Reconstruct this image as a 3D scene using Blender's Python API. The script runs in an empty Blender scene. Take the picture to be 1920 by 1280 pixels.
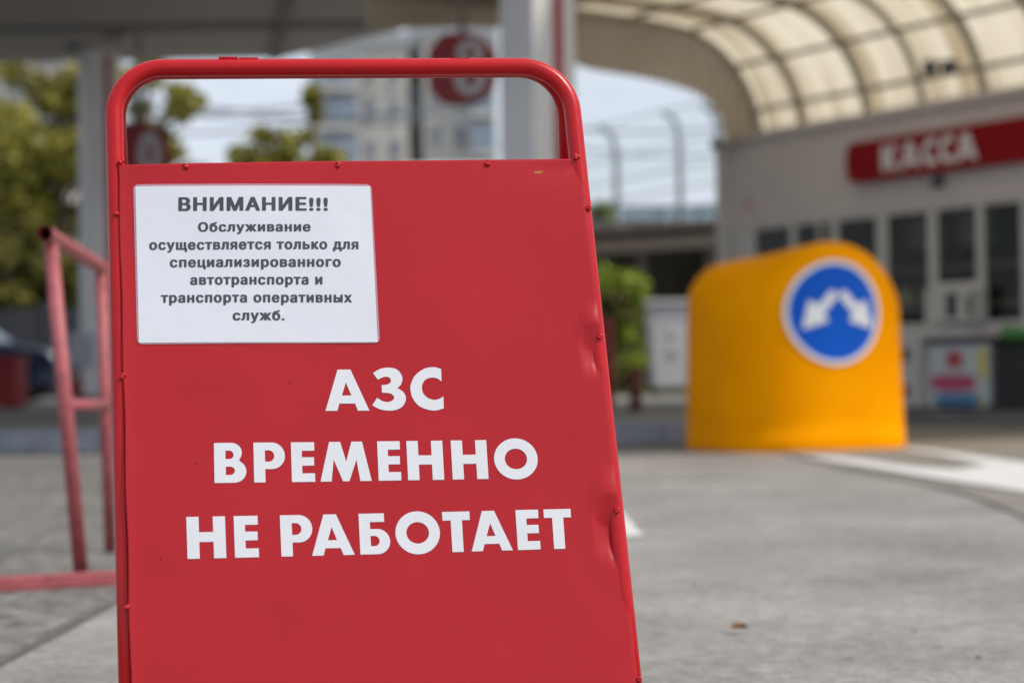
import bpy, bmesh, math, random
from mathutils import Vector, Matrix, noise as mnoise
from mathutils.geometry import delaunay_2d_cdt
R = math.radians
rnd = random.Random(11)
scn = bpy.context.scene
COL = scn.collection

# ------------------------------------------------------------------ camera
FPX = 3700.0                       # focal length in photo pixels (1920 wide)
EYE = Vector((0, 0, 0.55))
PITCH, ROLL = math.atan(50/3700), -0.0150
cam = bpy.data.cameras.new('camera'); camo = bpy.data.objects.new('camera', cam); COL.objects.link(camo)
cam.sensor_width = 36; cam.lens = 36*FPX/1920; cam.clip_start = .05; cam.clip_end = 3000
CAMM = Matrix.Translation(EYE) @ Matrix.Rotation(math.pi/2+PITCH, 4, 'X') @ Matrix.Rotation(ROLL, 4, 'Z')
camo.matrix_world = CAMM
cam.dof.use_dof = True; cam.dof.focus_distance = 2.50; cam.dof.aperture_fstop = 3.4; cam.dof.aperture_blades = 0
scn.camera = camo

# ------------------------------------------------------------------ sky and sun
SUN_AZ, SUN_EL = 112, 52           # clockwise from +Y (view direction)
w = bpy.data.worlds.new('World'); scn.world = w; w.use_nodes = True
nt = w.node_tree; nt.nodes.clear()
out = nt.nodes.new('ShaderNodeOutputWorld'); bg = nt.nodes.new('ShaderNodeBackground')
sky = nt.nodes.new('ShaderNodeTexSky'); sky.sky_type = 'NISHITA'; sky.sun_disc = False
sky.sun_elevation = R(SUN_EL); sky.sun_rotation = R(SUN_AZ); sky.air_density = 1.2; sky.dust_density = 2.0
tc = nt.nodes.new('ShaderNodeTexCoord'); mp = nt.nodes.new('ShaderNodeMapping'); mp.inputs['Scale'].default_value = (2.2, 2.2, 5.5)
nz = nt.nodes.new('ShaderNodeTexNoise'); nz.inputs['Scale'].default_value = 2.4; nz.inputs['Detail'].default_value = 6; nz.inputs['Roughness'].default_value = .6
cr = nt.nodes.new('ShaderNodeValToRGB'); cr.color_ramp.elements[0].position = .34; cr.color_ramp.elements[1].position = .62
cr.color_ramp.elements[0].color = (.55, .55, .55, 1)
mx = nt.nodes.new('ShaderNodeMix'); mx.data_type = 'RGBA'
mx.inputs['B'].default_value = (6.4, 6.95, 7.9, 1)
nt.links.new(tc.outputs['Generated'], mp.inputs['Vector']); nt.links.new(mp.outputs['Vector'], nz.inputs['Vector'])
nt.links.new(nz.outputs['Fac'], cr.inputs['Fac']); nt.links.new(cr.outputs['Color'], mx.inputs['Factor'])
nt.links.new(sky.outputs['Color'], mx.inputs['A']); nt.links.new(mx.outputs['Result'], bg.inputs['Color'])
bg.inputs['Strength'].default_value = 0.102
nt.links.new(bg.outputs['Background'], out.inputs['Surface'])
sl = bpy.data.lights.new('sun', 'SUN'); sl.energy = 2.75; sl.angle = R(10); sl.color = (1, .93, .83)
so = bpy.data.objects.new('sun', sl); COL.objects.link(so)
sd = Vector((math.cos(R(SUN_EL))*math.sin(R(SUN_AZ)), math.cos(R(SUN_EL))*math.cos(R(SUN_AZ)), math.sin(R(SUN_EL))))
so.rotation_euler = sd.to_track_quat('Z', 'Y').to_euler(); so.location = (8, -8, 12)
vs = scn.view_settings; vs.view_transform = 'Standard'; vs.look = 'None'; vs.gamma = 1; vs.use_curve_mapping = False
vs.exposure = 0.24
scn.render.engine = 'CYCLES'; scn.cycles.use_denoising = True
scn.cycles.max_bounces = 8; scn.cycles.transparent_max_bounces = 16

# ------------------------------------------------------------------ helpers
def ray(px, py):
    d = Vector(((px-960)/FPX, -(py-640)/FPX, -1)); return CAMM.to_3x3() @ d
def P(px, py, Y):                       # the point seen at a photo pixel, at distance Y in front of the camera
    d = ray(px, py); return EYE + d*(Y/d.y)
def G(px, py, z=0.0):                   # the point of the ground seen at a photo pixel
    d = ray(px, py); return EYE + d*((z-EYE.z)/d.z)

def tag(o, label=None, cat=None, group=None, kind=None):
    if label: o['label'] = label
    if cat: o['category'] = cat
    if group: o['group'] = group
    if kind: o['kind'] = kind
    return o
def root(name, loc, label, cat, group=None):
    o = bpy.data.objects.new(name, None); COL.objects.link(o); o.location = loc; o.empty_display_size = .1
    return tag(o, label, cat, group)
def worldloc(o):
    l = Vector(o.location)
    while o.parent: o = o.parent; l = l + Vector(o.location)
    return l
def link(name, me, mat, parent=None, smooth=False, local=False):
    """mesh in world coordinates; made relative to its parent's place"""
    o = bpy.data.objects.new(name, me); COL.objects.link(o)
    if mat: me.materials.append(mat)
    if parent is not None:
        if not local: me.transform(Matrix.Translation(-worldloc(parent)))
        o.parent = parent
    for p in me.polygons: p.use_smooth = smooth
    return o
def obj(name, bm, mat, parent=None, smooth=False, local=False, recalc=True):
    if recalc: bmesh.ops.recalc_face_normals(bm, faces=bm.faces)
    me = bpy.data.meshes.new(name); bm.to_mesh(me); bm.free()
    return link(name, me, mat, parent, smooth, local)
def solo(o, origin):                    # move a single-mesh thing's origin to its base
    o.data.transform(Matrix.Translation(-Vector(origin))); o.location = origin; return o
def addf(bm, vv, F):
    for f in F:
        try: bm.faces.new([vv[i] for i in f])
        except ValueError: pass
def box(bm, c, s, M=None, bev=0):
    """box centred at c with full size s, optionally put through matrix M"""
    r = bmesh.ops.create_cube(bm, size=1, matrix=Matrix.Translation(c) @ Matrix.Diagonal((*s, 1)))
    vs_ = r['verts']
    if bev:
        es = list({e for v in vs_ for e in v.link_edges})
        b = bmesh.ops.bevel(bm, geom=es, offset=bev, segments=2, affect='EDGES', profile=.6)
        vs_ = list({v for f in b['faces'] for v in f.verts} | {v for v in vs_ if v.is_valid})
        seen = set(vs_); st = list(vs_)
        while st:
            v = st.pop()
            for e in v.link_edges:
                o = e.other_vert(v)
                if o not in seen: seen.add(o); st.append(o)
        vs_ = list(seen)
    if M is not None: bmesh.ops.transform(bm, matrix=M, verts=vs_)
    return vs_
def tube(bm, pts, r, n=12, closed=False, cap=True, r1=None, up=None):
    pts = [Vector(p) for p in pts]; N = len(pts); rings = []
    prev = None
    for i, p in enumerate(pts):
        a = pts[max(i-1, 0)]; b = pts[min(i+1, N-1)]
        if closed: a = pts[i-1]; b = pts[(i+1) % N]
        t = (b-a).normalized()
        ref = prev if prev is not None else (Vector(up) if up else (Vector((0, 0, 1)) if abs(t.z) < .9 else Vector((1, 0, 0))))
        s = (ref - t*ref.dot(t)).normalized(); prev = s; q = t.cross(s)
        rr = r if r1 is None else r+(r1-r)*i/(N-1)
        rings.append([bm.verts.new(p+(s*math.cos(2*math.pi*k/n)+q*math.sin(2*math.pi*k/n))*rr) for k in range(n)])
    for i in range(N-1 if not closed else N):
        A = rings[i]; B = rings[(i+1) % N]
        for k in range(n): bm.faces.new((A[k], A[(k+1) % n], B[(k+1) % n], B[k]))
    if cap and not closed: bm.faces.new(rings[0][::-1]); bm.faces.new(rings[-1])
def slab(bm, pts, dz):                  # flat polygon (ccw) given at its top, with thickness downwards dz (0: sheet)
    top = [bm.verts.new(p) for p in pts]; bm.faces.new(top)
    if dz:
        bot = [bm.verts.new(Vector(p)-Vector((0, 0, dz))) for p in pts]; n = len(pts)
        bm.faces.new(bot[::-1])
        for i in range(n): bm.faces.new((top[i], bot[i], bot[(i+1) % n], top[(i+1) % n]))
def sphere(bm, c, s, u=16, v=10, M=None):
    bmesh.ops.create_uvsphere(bm, u_segments=u, v_segments=v, radius=1, matrix=(M or Matrix()) @ Matrix.Translation(c) @ Matrix.Diagonal((*s, 1)))

# ------------------------------------------------------------------ materials
def mat(name, c, rough=.6, var=.12, scale=8, c2=None, bump=0, bscale=60, metal=0, spec=.5, coat=0, detail=5, stretch=None, sub=0):
    m = bpy.data.materials.new(name); m.use_nodes = True; t = m.node_tree; b = t.nodes['Principled BSDF']
    b.inputs['Roughness'].default_value = rough; b.inputs['Metallic'].default_value = metal
    b.inputs['Specular IOR Level'].default_value = spec; b.inputs['Coat Weight'].default_value = coat; b.inputs['Coat Roughness'].default_value = .12
    co = t.nodes.new('ShaderNodeTexCoord'); vec = co.outputs['Object']
    if stretch:
        mp_ = t.nodes.new('ShaderNodeMapping'); mp_.inputs['Scale'].default_value = stretch; t.links.new(vec, mp_.inputs['Vector']); vec = mp_.outputs['Vector']
    n = t.nodes.new('ShaderNodeTexNoise'); n.inputs['Scale'].default_value = scale; n.inputs['Detail'].default_value = detail; n.inputs['Roughness'].default_value = .6
    t.links.new(vec, n.inputs['Vector'])
    r = t.nodes.new('ShaderNodeValToRGB'); r.color_ramp.elements[0].position = .3; r.color_ramp.elements[1].position = .7
    lo = tuple(x*(1-var) for x in c) if c2 is None else c2
    hi = tuple(min(1, x*(1+var)) for x in c) if c2 is None else c
    r.color_ramp.elements[0].color = (*lo, 1); r.color_ramp.elements[1].color = (*hi, 1)
    t.links.new(n.outputs['Fac'], r.inputs['Fac']); t.links.new(r.outputs['Color'], b.inputs['Base Color'])
    if bump:
        n2 = t.nodes.new('ShaderNodeTexNoise'); n2.inputs['Scale'].default_value = bscale; n2.inputs['Detail'].default_value = 4
        t.links.new(vec, n2.inputs['Vector'])
        bp = t.nodes.new('ShaderNodeBump'); bp.inputs['Strength'].default_value = bump; bp.inputs['Distance'].default_value = .01
        t.links.new(n2.outputs['Fac'], bp.inputs['Height']); t.links.new(bp.outputs['Normal'], b.inputs['Normal'])
    return m
def ground_mat(name, lo, hi, grit=.35, fs=26):
    m = bpy.data.materials.new(name); m.use_nodes = True; t = m.node_tree; b = t.nodes['Principled BSDF']; b.inputs['Roughness'].default_value = .88
    co = t.nodes.new('ShaderNodeTexCoord')
    def noi(s, d=5, ro=.6):
        n = t.nodes.new('ShaderNodeTexNoise'); n.inputs['Scale'].default_value = s; n.inputs['Detail'].default_value = d; n.inputs['Roughness'].default_value = ro
        t.links.new(co.outputs['Object'], n.inputs['Vector']); return n
    a = noi(1.3, 7, .7); f = noi(fs, 6, .72); v = t.nodes.new('ShaderNodeTexVoronoi'); v.inputs['Scale'].default_value = 70
    t.links.new(co.outputs['Object'], v.inputs['Vector'])
    r = t.nodes.new('ShaderNodeValToRGB'); r.color_ramp.elements[0].position = .36; r.color_ramp.elements[1].position = .63
    r.color_ramp.elements[0].color = (*lo, 1); r.color_ramp.elements[1].color = (*hi, 1); t.links.new(a.outputs['Fac'], r.inputs['Fac'])
    r2 = t.nodes.new('ShaderNodeValToRGB'); r2.color_ramp.elements[0].position = .35; r2.color_ramp.elements[1].position = .66
    g0 = 1-grit; g1 = 1+grit*.55
    r2.color_ramp.elements[0].color = (g0, g0, g0, 1); r2.color_ramp.elements[1].color = (g1, g1, g1*.98, 1); t.links.new(f.outputs['Fac'], r2.inputs['Fac'])
    m1 = t.nodes.new('ShaderNodeMix'); m1.data_type = 'RGBA'; m1.blend_type = 'MULTIPLY'; m1.inputs['Factor'].default_value = 1
    t.links.new(r.outputs['Color'], m1.inputs['A']); t.links.new(r2.outputs['Color'], m1.inputs['B'])
    # sparse dark pits
    p = noi(7, 2); r3 = t.nodes.new('ShaderNodeValToRGB'); r3.color_ramp.elements[0].position = .26; r3.color_ramp.elements[1].position = .31
    r3.color_ramp.elements[0].color = (.62, .62, .6, 1); t.links.new(p.outputs['Fac'], r3.inputs['Fac'])
    m2 = t.nodes.new('ShaderNodeMix'); m2.data_type = 'RGBA'; m2.blend_type = 'MULTIPLY'; m2.inputs['Factor'].default_value = 1
    t.links.new(m1.outputs['Result'], m2.inputs['A']); t.links.new(r3.outputs['Color'], m2.inputs['B']); t.links.new(m2.outputs['Result'], b.inputs['Base Color'])
    bp = t.nodes.new('ShaderNodeBump'); bp.inputs['Strength'].default_value = .5; bp.inputs['Distance'].default_value = .006
    ad = t.nodes.new('ShaderNodeMath'); ad.operation = 'ADD'; t.links.new(f.outputs['Fac'], ad.inputs[0]); t.links.new(v.outputs['Distance'], ad.inputs[1])
    t.links.new(ad.outputs[0], bp.inputs['Height']); t.links.new(bp.outputs['Normal'], b.inputs['Normal'])
    return m
M = {}
M['asphalt'] = ground_mat('weathered asphalt', (.155, .147, .135), (.225, .212, .196), .75, 15)
M['slab'] = ground_mat('pale concrete', (.205, .19, .174), (.325, .306, .286), .3)
M['pavement'] = ground_mat('pavement', (.19, .18, .165), (.25, .235, .21), .25)
M['patch'] = ground_mat('asphalt overlay', (.19, .172, .15), (.25, .23, .2), .3)
M['kerb'] = mat('kerb stone', (.27, .285, .325), .85, .2, 6, bump=.3)
M['joint'] = mat('joint tar', (.105, .1, .092), .9, .3, 30)
M['roadpaint'] = mat('road paint', (.70, .70, .69), .7, c2=(.5, .49, .47), scale=5, detail=8, bump=.2)
M['oldpaint'] = mat('worn road paint', (.36, .36, .37), .8, c2=(.25, .245, .24), scale=4, detail=8)
M['redframe'] = mat('red gloss enamel', (.46, .003, .007), .33, .06, 14, coat=.1, spec=.32, bump=.05, bscale=45)
M['vinyl'] = mat('white vinyl', (.68, .69, .73), .45, .02, 20)
M['paper'] = mat('paper', (.66, .68, .74), .4, .03, 9)
M['ink'] = mat('black print', (.045, .052, .07), .45, .1, 40)
M['barrier'] = mat('faded red paint', (.36, .085, .095), .5, .3, 26, detail=8)
M['yellow'] = mat('yellow plastic', (.95, .352, .0), .6, .05, 2.2, c2=(.84, .285, .0), spec=.02, detail=8)
M['blue'] = mat('sign blue', (.0, .09, .52), .5, .05, 5, spec=.2)
M['white'] = mat('sign white', (.75, .75, .75), .4, .03, 6)
M['wall'] = mat('shop cladding', (.60, .555, .54), .6, .06, 2)
M['pvc'] = mat('white window plastic', (.54, .53, .51), .4, .05, 4)
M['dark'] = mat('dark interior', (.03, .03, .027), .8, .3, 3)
M['signred'] = mat('red sign face', (.27, .002, .006), .6, .05, 3, spec=.15)
M['rib'] = mat('painted steel ribs', (.32, .29, .225), .6, .15, 5)
M['soffit'] = mat('canopy soffit', (.38, .36, .34), .6, .06, 1.2)
M['seam'] = mat('soffit seam', (.22, .21, .20), .7, .1, 3)
M['column'] = mat('column cladding', (.74, .74, .74), .45, .05, 1.5)
M['stripe'] = mat('column red stripe', (.36, .05, .075), .45, .06, 4)
M['black'] = mat('black metal', (.012, .012, .012), .5, .2, 8)
M['pumpred'] = mat('pump sign red', (.28, .01, .02), .45, .08, 4)
M['pumpgrey'] = mat('pump sign grey', (.55, .54, .56), .5, .05, 5)
M['steel'] = mat('galvanised steel', (.28, .32, .34), .55, .15, 9)
M['wire'] = mat('cable', (.16, .19, .22), .6, .1, 9)
M['bark'] = mat('bark', (.10, .075, .05), .9, .3, 12, bump=.4)
M['leafy'] = mat('yellow green leaves', (.34, .31, .05), .6, c2=(.17, .16, .022), scale=1.6, spec=.3)
M['leafd'] = mat('dark green leaves', (.17, .155, .022), .6, c2=(.06, .06, .01), scale=1.4, spec=.3)
M['leafb'] = mat('bright green leaves', (.27, .35, .02), .6, c2=(.11, .16, .012), scale=2, spec=.3)
M['grass'] = mat('grass', (.09, .12, .02), .8, .4, 6)
M['beige'] = mat('beige render', (.50, .475, .43), .8, .08, .3)  # lightened slightly: distance haze put into the tower wall colour
M['greyb'] = mat('grey render', (.33, .34, .35), .8, .08, .3)
M['farglass'] = mat('balcony glass', (.25, .31, .38), .25, .2, .5)  # pale and bluish: far haze mixed into the glass colour
M['hazewin'] = mat('hazed window', (.20, .215, .24), .4, .2, .5)  # lightened to paint in far haze and soften the towers' contrast
M['greydark'] = mat('dark concrete fence', (.034, .038, .048), .85, .2, 2)
M['boxred'] = mat('red box paint', (.26, .003, .007), .6, .1, 4)
M['carblue'] = mat('dark blue car paint', (.012, .03, .075), .3, .1, 3, coat=.6)
M['tyre'] = mat('tyre', (.015, .015, .015), .85, .2, 10)
M['pale'] = mat('pale blue grey metal', (.48, .54, .58), .5, .06, 4)
M['binwhite'] = mat('white plastic', (.55, .56, .58), .5, .05, 4)
M['rust'] = mat('rusty red paint', (.13, .025, .02), .7, .3, 15)
M['timber'] = mat('weathered timber', (.115, .092, .075), .85, .25, 4, stretch=(1, 1, 6))
M['roofgrey'] = mat('grey sheet roof', (.10, .108, .12), .6, .15, 1)
M['roofblue'] = mat('blue grey roof', (.13, .19, .22), .6, .2, .6)
M['leaf'] = mat('dry leaf', (.22, .12, .05), .7, .3, 60)
M['brick'] = mat('brown masonry', (.12, .105, .085), .9, .3, 3, bump=.3)

def sheet_mat(name, c, t=.55):           # light passing cream plastic sheet with dirty bands along its flutes
    m = bpy.data.materials.new(name); m.use_nodes = True; tr = m.node_tree; tr.nodes.clear()
    o = tr.nodes.new('ShaderNodeOutputMaterial'); d = tr.nodes.new('ShaderNodeBsdfDiffuse'); l = tr.nodes.new('ShaderNodeBsdfTranslucent')
    mxs = tr.nodes.new('ShaderNodeMixShader'); mxs.inputs[0].default_value = t
    co = tr.nodes.new('ShaderNodeTexCoord'); mp_ = tr.nodes.new('ShaderNodeMapping')
    mp_.inputs['Rotation'].default_value = (0, 0, -math.atan2(.854, -.52)); mp_.inputs['Scale'].default_value = (1, 1, 1)
    mp2 = tr.nodes.new('ShaderNodeMapping'); mp2.inputs['Scale'].default_value = (4.2, .25, .35)
    tr.links.new(co.outputs['Object'], mp_.inputs['Vector']); tr.links.new(mp_.outputs['Vector'], mp2.inputs['Vector'])
    n = tr.nodes.new('ShaderNodeTexNoise'); n.inputs['Scale'].default_value = 1.3; n.inputs['Detail'].default_value = 4; tr.links.new(mp2.outputs['Vector'], n.inputs['Vector'])
    r = tr.nodes.new('ShaderNodeValToRGB'); r.color_ramp.elements[0].position = .36; r.color_ramp.elements[1].position = .58
    r.color_ramp.elements[0].color = (c[0]*.60, c[1]*.53, c[2]*.44, 1); r.color_ramp.elements[1].color = (*c, 1)
    tr.links.new(n.outputs['Fac'], r.inputs['Fac']); tr.links.new(r.outputs['Color'], d.inputs['Color']); tr.links.new(r.outputs['Color'], l.inputs['Color'])
    tr.links.new(d.outputs[0], mxs.inputs[1]); tr.links.new(l.outputs[0], mxs.inputs[2]); tr.links.new(mxs.outputs[0], o.inputs['Surface'])
    return m
M['poly'] = sheet_mat('cream polycarbonate', (.82, .745, .58), .60)
M['fascia'] = sheet_mat('beige corrugated sheet', (.68, .59, .47), .45)
def glass_mat(name, tint, a):
    m = bpy.data.materials.new(name); m.use_nodes = True; tr = m.node_tree; tr.nodes.clear()
    o = tr.nodes.new('ShaderNodeOutputMaterial'); g = tr.nodes.new('ShaderNodeBsdfGlossy'); g.inputs['Roughness'].default_value = .03
    t = tr.nodes.new('ShaderNodeBsdfTransparent'); t.inputs['Color'].default_value = (*tint, 1)
    fr = tr.nodes.new('ShaderNodeFresnel'); fr.inputs['IOR'].default_value = a
    s = tr.nodes.new('ShaderNodeMixShader'); tr.links.new(fr.outputs[0], s.inputs[0]); tr.links.new(t.outputs[0], s.inputs[1]); tr.links.new(g.outputs[0], s.inputs[2]); tr.links.new(s.outputs[0], o.inputs['Surface'])
    return m
M['glass'] = glass_mat('window glass', (.62, .66, .60), 1.32)
def film_mat():                           # clear laminating film: the red shows through, milky
    m = bpy.data.materials.new('laminate film'); m.use_nodes = True; tr = m.node_tree; b = tr.nodes['Principled BSDF']
    b.inputs['Base Color'].default_value = (.62, .50, .60, 1); b.inputs['Roughness'].default_value = .2; b.inputs['Alpha'].default_value = .5
    return m
M['film'] = film_mat()
def panel_mat():                          # enamelled sheet steel, with small chips and grime
    m = mat('red painted sheet steel', (.43, .010, .016), .34, .05, 5, c2=(.39, .008, .014), coat=.10, spec=.30, bump=.03, bscale=320)
    t = m.node_tree; b = t.nodes['Principled BSDF']; src = b.inputs['Base Color'].links[0].from_socket
    co = [n for n in t.nodes if n.type == 'TEX_COORD'][0]
    v = t.nodes.new('ShaderNodeTexVoronoi'); v.inputs['Scale'].default_value = 17; v.inputs['Randomness'].default_value = 1; t.links.new(co.outputs['Object'], v.inputs['Vector'])
    r = t.nodes.new('ShaderNodeValToRGB'); r.color_ramp.elements[0].position = .028; r.color_ramp.elements[1].position = .04
    r.color_ramp.elements[0].color = (1, 1, 1, 1); r.color_ramp.elements[1].color = (0, 0, 0, 1); t.links.new(v.outputs['Distance'], r.inputs['Fac'])
    mxn = t.nodes.new('ShaderNodeMix'); mxn.data_type = 'RGBA'; mxn.inputs['B'].default_value = (.22, .006, .01, 1)
    t.links.new(r.outputs['Color'], mxn.inputs['Factor']); t.links.new(src, mxn.inputs['A']); t.links.new(mxn.outputs['Result'], b.inputs['Base Color'])
    n = t.nodes.new('ShaderNodeTexNoise'); n.inputs['Scale'].default_value = 4; n.inputs['Detail'].default_value = 4; t.links.new(co.outputs['Object'], n.inputs['Vector'])
    mr = t.nodes.new('ShaderNodeMapRange'); mr.inputs['To Min'].default_value = .27; mr.inputs['To Max'].default_value = .40
    t.links.new(n.outputs['Fac'], mr.inputs['Value']); t.links.new(mr.outputs['Result'], b.inputs['Roughness'])
    return m
M['panel'] = panel_mat()

# ------------------------------------------------------------------ ground
bm = bmesh.new(); slab(bm, [(-400, -20, 0), (400, -20, 0), (400, 900, 0), (-400, 900, 0)], 0)
tag(obj('ground', bm, M['asphalt']), 'weathered grey asphalt forecourt', kind='structure')
j0, j1 = G(0, 1250), G(222, 1130); jd = (j1-j0).normalized(); jn = Vector((jd.y, -jd.x, 0))
ja = j0-jd*6; jb = j0+jd*9
bm = bmesh.new(); slab(bm, [(*(ja+jn*.012).xy, .008), (14, ja.y, .008), (14, jb.y, .008), (*(jb+jn*.012).xy, .008)], 0)
tag(obj('concrete_slab', bm, M['slab']), 'pale smooth concrete slab in the foreground', kind='structure')
bm = bmesh.new()
n = 60; L = []; Rr = []
for i in range(n+1):
    p = ja.lerp(jb, i/n); wv = .012+.016*mnoise.noise(Vector((i*.9, 0, 3)))
    L.append(p-jn*abs(wv)); Rr.append(p+jn*(.014+abs(wv)*.4))
va = [bm.verts.new((*q.xy, .012)) for q in L]; vb = [bm.verts.new((*q.xy, .012)) for q in Rr]
for i in range(n): bm.faces.new((va[i], vb[i], vb[i+1], va[i+1]))
tag(obj('slab_joint', bm, M['joint']), 'dark open joint between asphalt and concrete', kind='structure')

# raised pavement with kerb, running behind the sign
PZ = .15
bm = bmesh.new(); slab(bm, [(-30, 14.2, PZ), (2.05, 14.2, PZ), (2.75, 21.5, PZ), (6, 34, PZ), (-30, 34, PZ)], .15)
tag(obj('pavement', bm, M['pavement']), 'raised pavement carrying the canopy columns', kind='structure')
bm = bmesh.new()
for i in range(32):
    x1 = 2.06-i*1.0; box(bm, (x1-.498, 14.09, .078), (.992, .20, .156), bev=.012)
tag(obj('kerb', bm, M['kerb']), 'grey kerb stones edging the pavement', kind='structure')
bm = bmesh.new(); slab(bm, [(-30, 13.35, .004), (-1.1, 12.55, .004), (-1.1, 12.9, .004), (-30, 13.75, .004)], 0)
tag(obj('road_line', bm, M['oldpaint']), 'worn pale line in front of the kerb', kind='structure')
# low asphalt overlay right, with its broken front edge, and the white paint on it
edge = [(1480, 852), (1560, 870), (1640, 886), (1720, 902), (1790, 918), (1850, 938), (1900, 958), (1960, 985), (2080, 1040)]
ep = [G(x, y, .018) for x, y in edge]
bm = bmesh.new()
slab(bm, [Vector((*p.xy, .018)) for p in ep]+[Vector((9, ep[-1].y, .018)), Vector((9, 16.9, .018)), Vector((3.2, 16.9, .018)), Vector((1.75, 13.95, .018))], .03)
tag(obj('asphalt_overlay', bm, M['patch']), 'brownish asphalt overlay with a low broken edge', kind='structure')
def paint(name, pts, z, label, m='roadpaint'):
    bm = bmesh.new(); slab(bm, [Vector((*G(x, y, z).xy, z)) for x, y in pts], 0)
    tag(obj(name, bm, M[m]), label, kind='structure')
paint('road_line', [(1500, 855), (1580, 867), (1660, 880), (1740, 893), (1830, 907), (1920, 921), (2040, 940), (2040, 884), (1920, 866), (1840, 855), (1760, 845), (1700, 838),
                    (1700, 843), (1760, 852), (1810, 862), (1850, 872), (1790, 879), (1720, 875), (1640, 864), (1560, 854)], .024, 'white painted line curving past the yellow buffer')
paint('road_arrow', [(1206, 1003), (1000, 1016), (1010, 985), (1150, 940)], .013, 'tip of a white painted arrow beside the sign')

# ------------------------------------------------------------------ the red A-board sign
TH, PS = R(14), R(7.5)
WV = Vector((math.cos(PS), math.sin(PS), 0)); BK = Vector((-math.sin(PS), math.cos(PS), 0))
UV = (BK*math.sin(TH)+Vector((0, 0, math.cos(TH)))); NV = WV.cross(UV).normalized()
O0 = P(480, 500, 2.47)
if NV.y > 0: NV = -NV
def S(px, py, off=0):
    d = ray(px, py); o = O0+NV*off; t = (o-EYE).dot(NV)/d.dot(NV); q = EYE+d*t-o
    return q.dot(WV), q.dot(UV)
def W(a, b, off=0): return O0+WV*a+UV*b+NV*off
base_b = -O0.z/UV.z                     # plane coordinate where the sign meets the ground
SGN = root('folding_sign_board', Vector((*W(.1, base_b).xy, 0)), 'red steel folding sign board with white Cyrillic lettering in the foreground', 'sign board')
TR = .0113
l0, l1 = S(214, 250), S(239, 1280); r0, r1 = S(1081, 250), S(1190, 1280)
def lin(p, q, b): f = (b-p[1])/(q[1]-p[1]); return p[0]+(q[0]-p[0])*f
tl = S(211, 121.5); tr_ = S(1067, 118.5)
def fillet(p0, c, p1, t, n=12):
    p0, c, p1 = Vector(p0), Vector(c), Vector(p1); d0 = (p0-c).normalized(); d1 = (p1-c).normalized()
    a = c+d0*t; b = c+d1*t; half = d0.angle(d1)/2; r = t*math.tan(half); cen = c+(d0+d1).normalized()*(r/math.sin(half))
    va_, vb_ = a-cen, b-cen; ang = va_.angle(vb_); o = []
    for i in range(n+1):
        f = i/n; o.append(cen+(va_*math.sin((1-f)*ang)+vb_*math.sin(f*ang))/math.sin(ang))
    return o
bl = (lin(l0, l1, base_b+.012), base_b+.012); br = (lin(r0, r1, base_b+.012), base_b+.012)
fil = .064
path = [Vector(bl)]+[Vector(bl).lerp(Vector(tl), f) for f in (.3, .6)]+fillet(bl, tl, tr_, fil)+[Vector(tl).lerp(Vector(tr_), f) for f in (.3, .5, .7)]+fillet(tl, tr_, br, fil)+[Vector(br).lerp(Vector(tr_), f) for f in (.6, .3)]+[Vector(br)]
bm = bmesh.new(); tube(bm, [W(p.x, p.y, -TR) for p in path], TR, 24)
fr = obj('front_frame', bm, M['redframe'], SGN, True)
# the rear frame opens backwards from the hinges at the top bar
TB = tl[1]
UR = (-BK*math.sin(TH)+Vector((0, 0, math.cos(TH))))
T0 = W(0, TB, -TR)+BK*.0245
def WR(a, b, off=0): return T0+WV*a+UR*(b-TB)+(-NV.reflect(BK))*off
bm = bmesh.new(); tube(bm, [WR(p.x, p.y) for p in path], TR, 24)
obj('rear_frame', bm, M['redframe'], SGN, True)
rl = [( -.0+lin(l0, l1, b)+.005, b) for b in (tl[1]-.13, base_b+.1)]; rr_ = [(lin(r0, r1, b)-.005, b) for b in (base_b+.1, tl[1]-.13)]
bm = bmesh.new(); q = [WR(a, b)+BK*.0125 for a, b in rl+rr_]; v0 = [bm.verts.new(p) for p in q]; v1 = [bm.verts.new(p+BK*.0012) for p in q]
bm.faces.new(v0); bm.faces.new(v1[::-1])
for i in range(4): bm.faces.new((v0[i], v0[i-1], v1[i-1], v1[i]))
obj('rear_panel', bm, M['panel'], SGN)
for x in (410, 845):                    # hinge straps lying over the two top bars
    bm = bmesh.new(); a0 = S(x, 110)[0]; a1 = S(x+36, 110)[0]
    for k, (ax, ay) in enumerate(((a0, a1), (a1+.001, a1+.026))):
        c = (W((ax+ay)/2, TB, -TR)+(T0+WV*(ax+ay)/2))/2+Vector((0, 0, TR+.0012+(.0008 if k == 0 else 0)))
        Mx = Matrix.Translation(c) @ Matrix.Rotation(PS, 4, 'Z'); box(bm, (0, 0, 0), (abs(ay-ax), .034, .003), Mx, .0006)
    obj('hinge', bm, M['redframe'], SGN)
# the sheet steel panel, with dents near the rivets
DENT = []                               # (a, b, radius a, radius up, radius down, depth, sharpness)
def dent(px, py, ra, ru, rd, dep, pw=2.0): a, b = S(px, py); DENT.append((a, b, ra, ru, rd, dep, pw))
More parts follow.
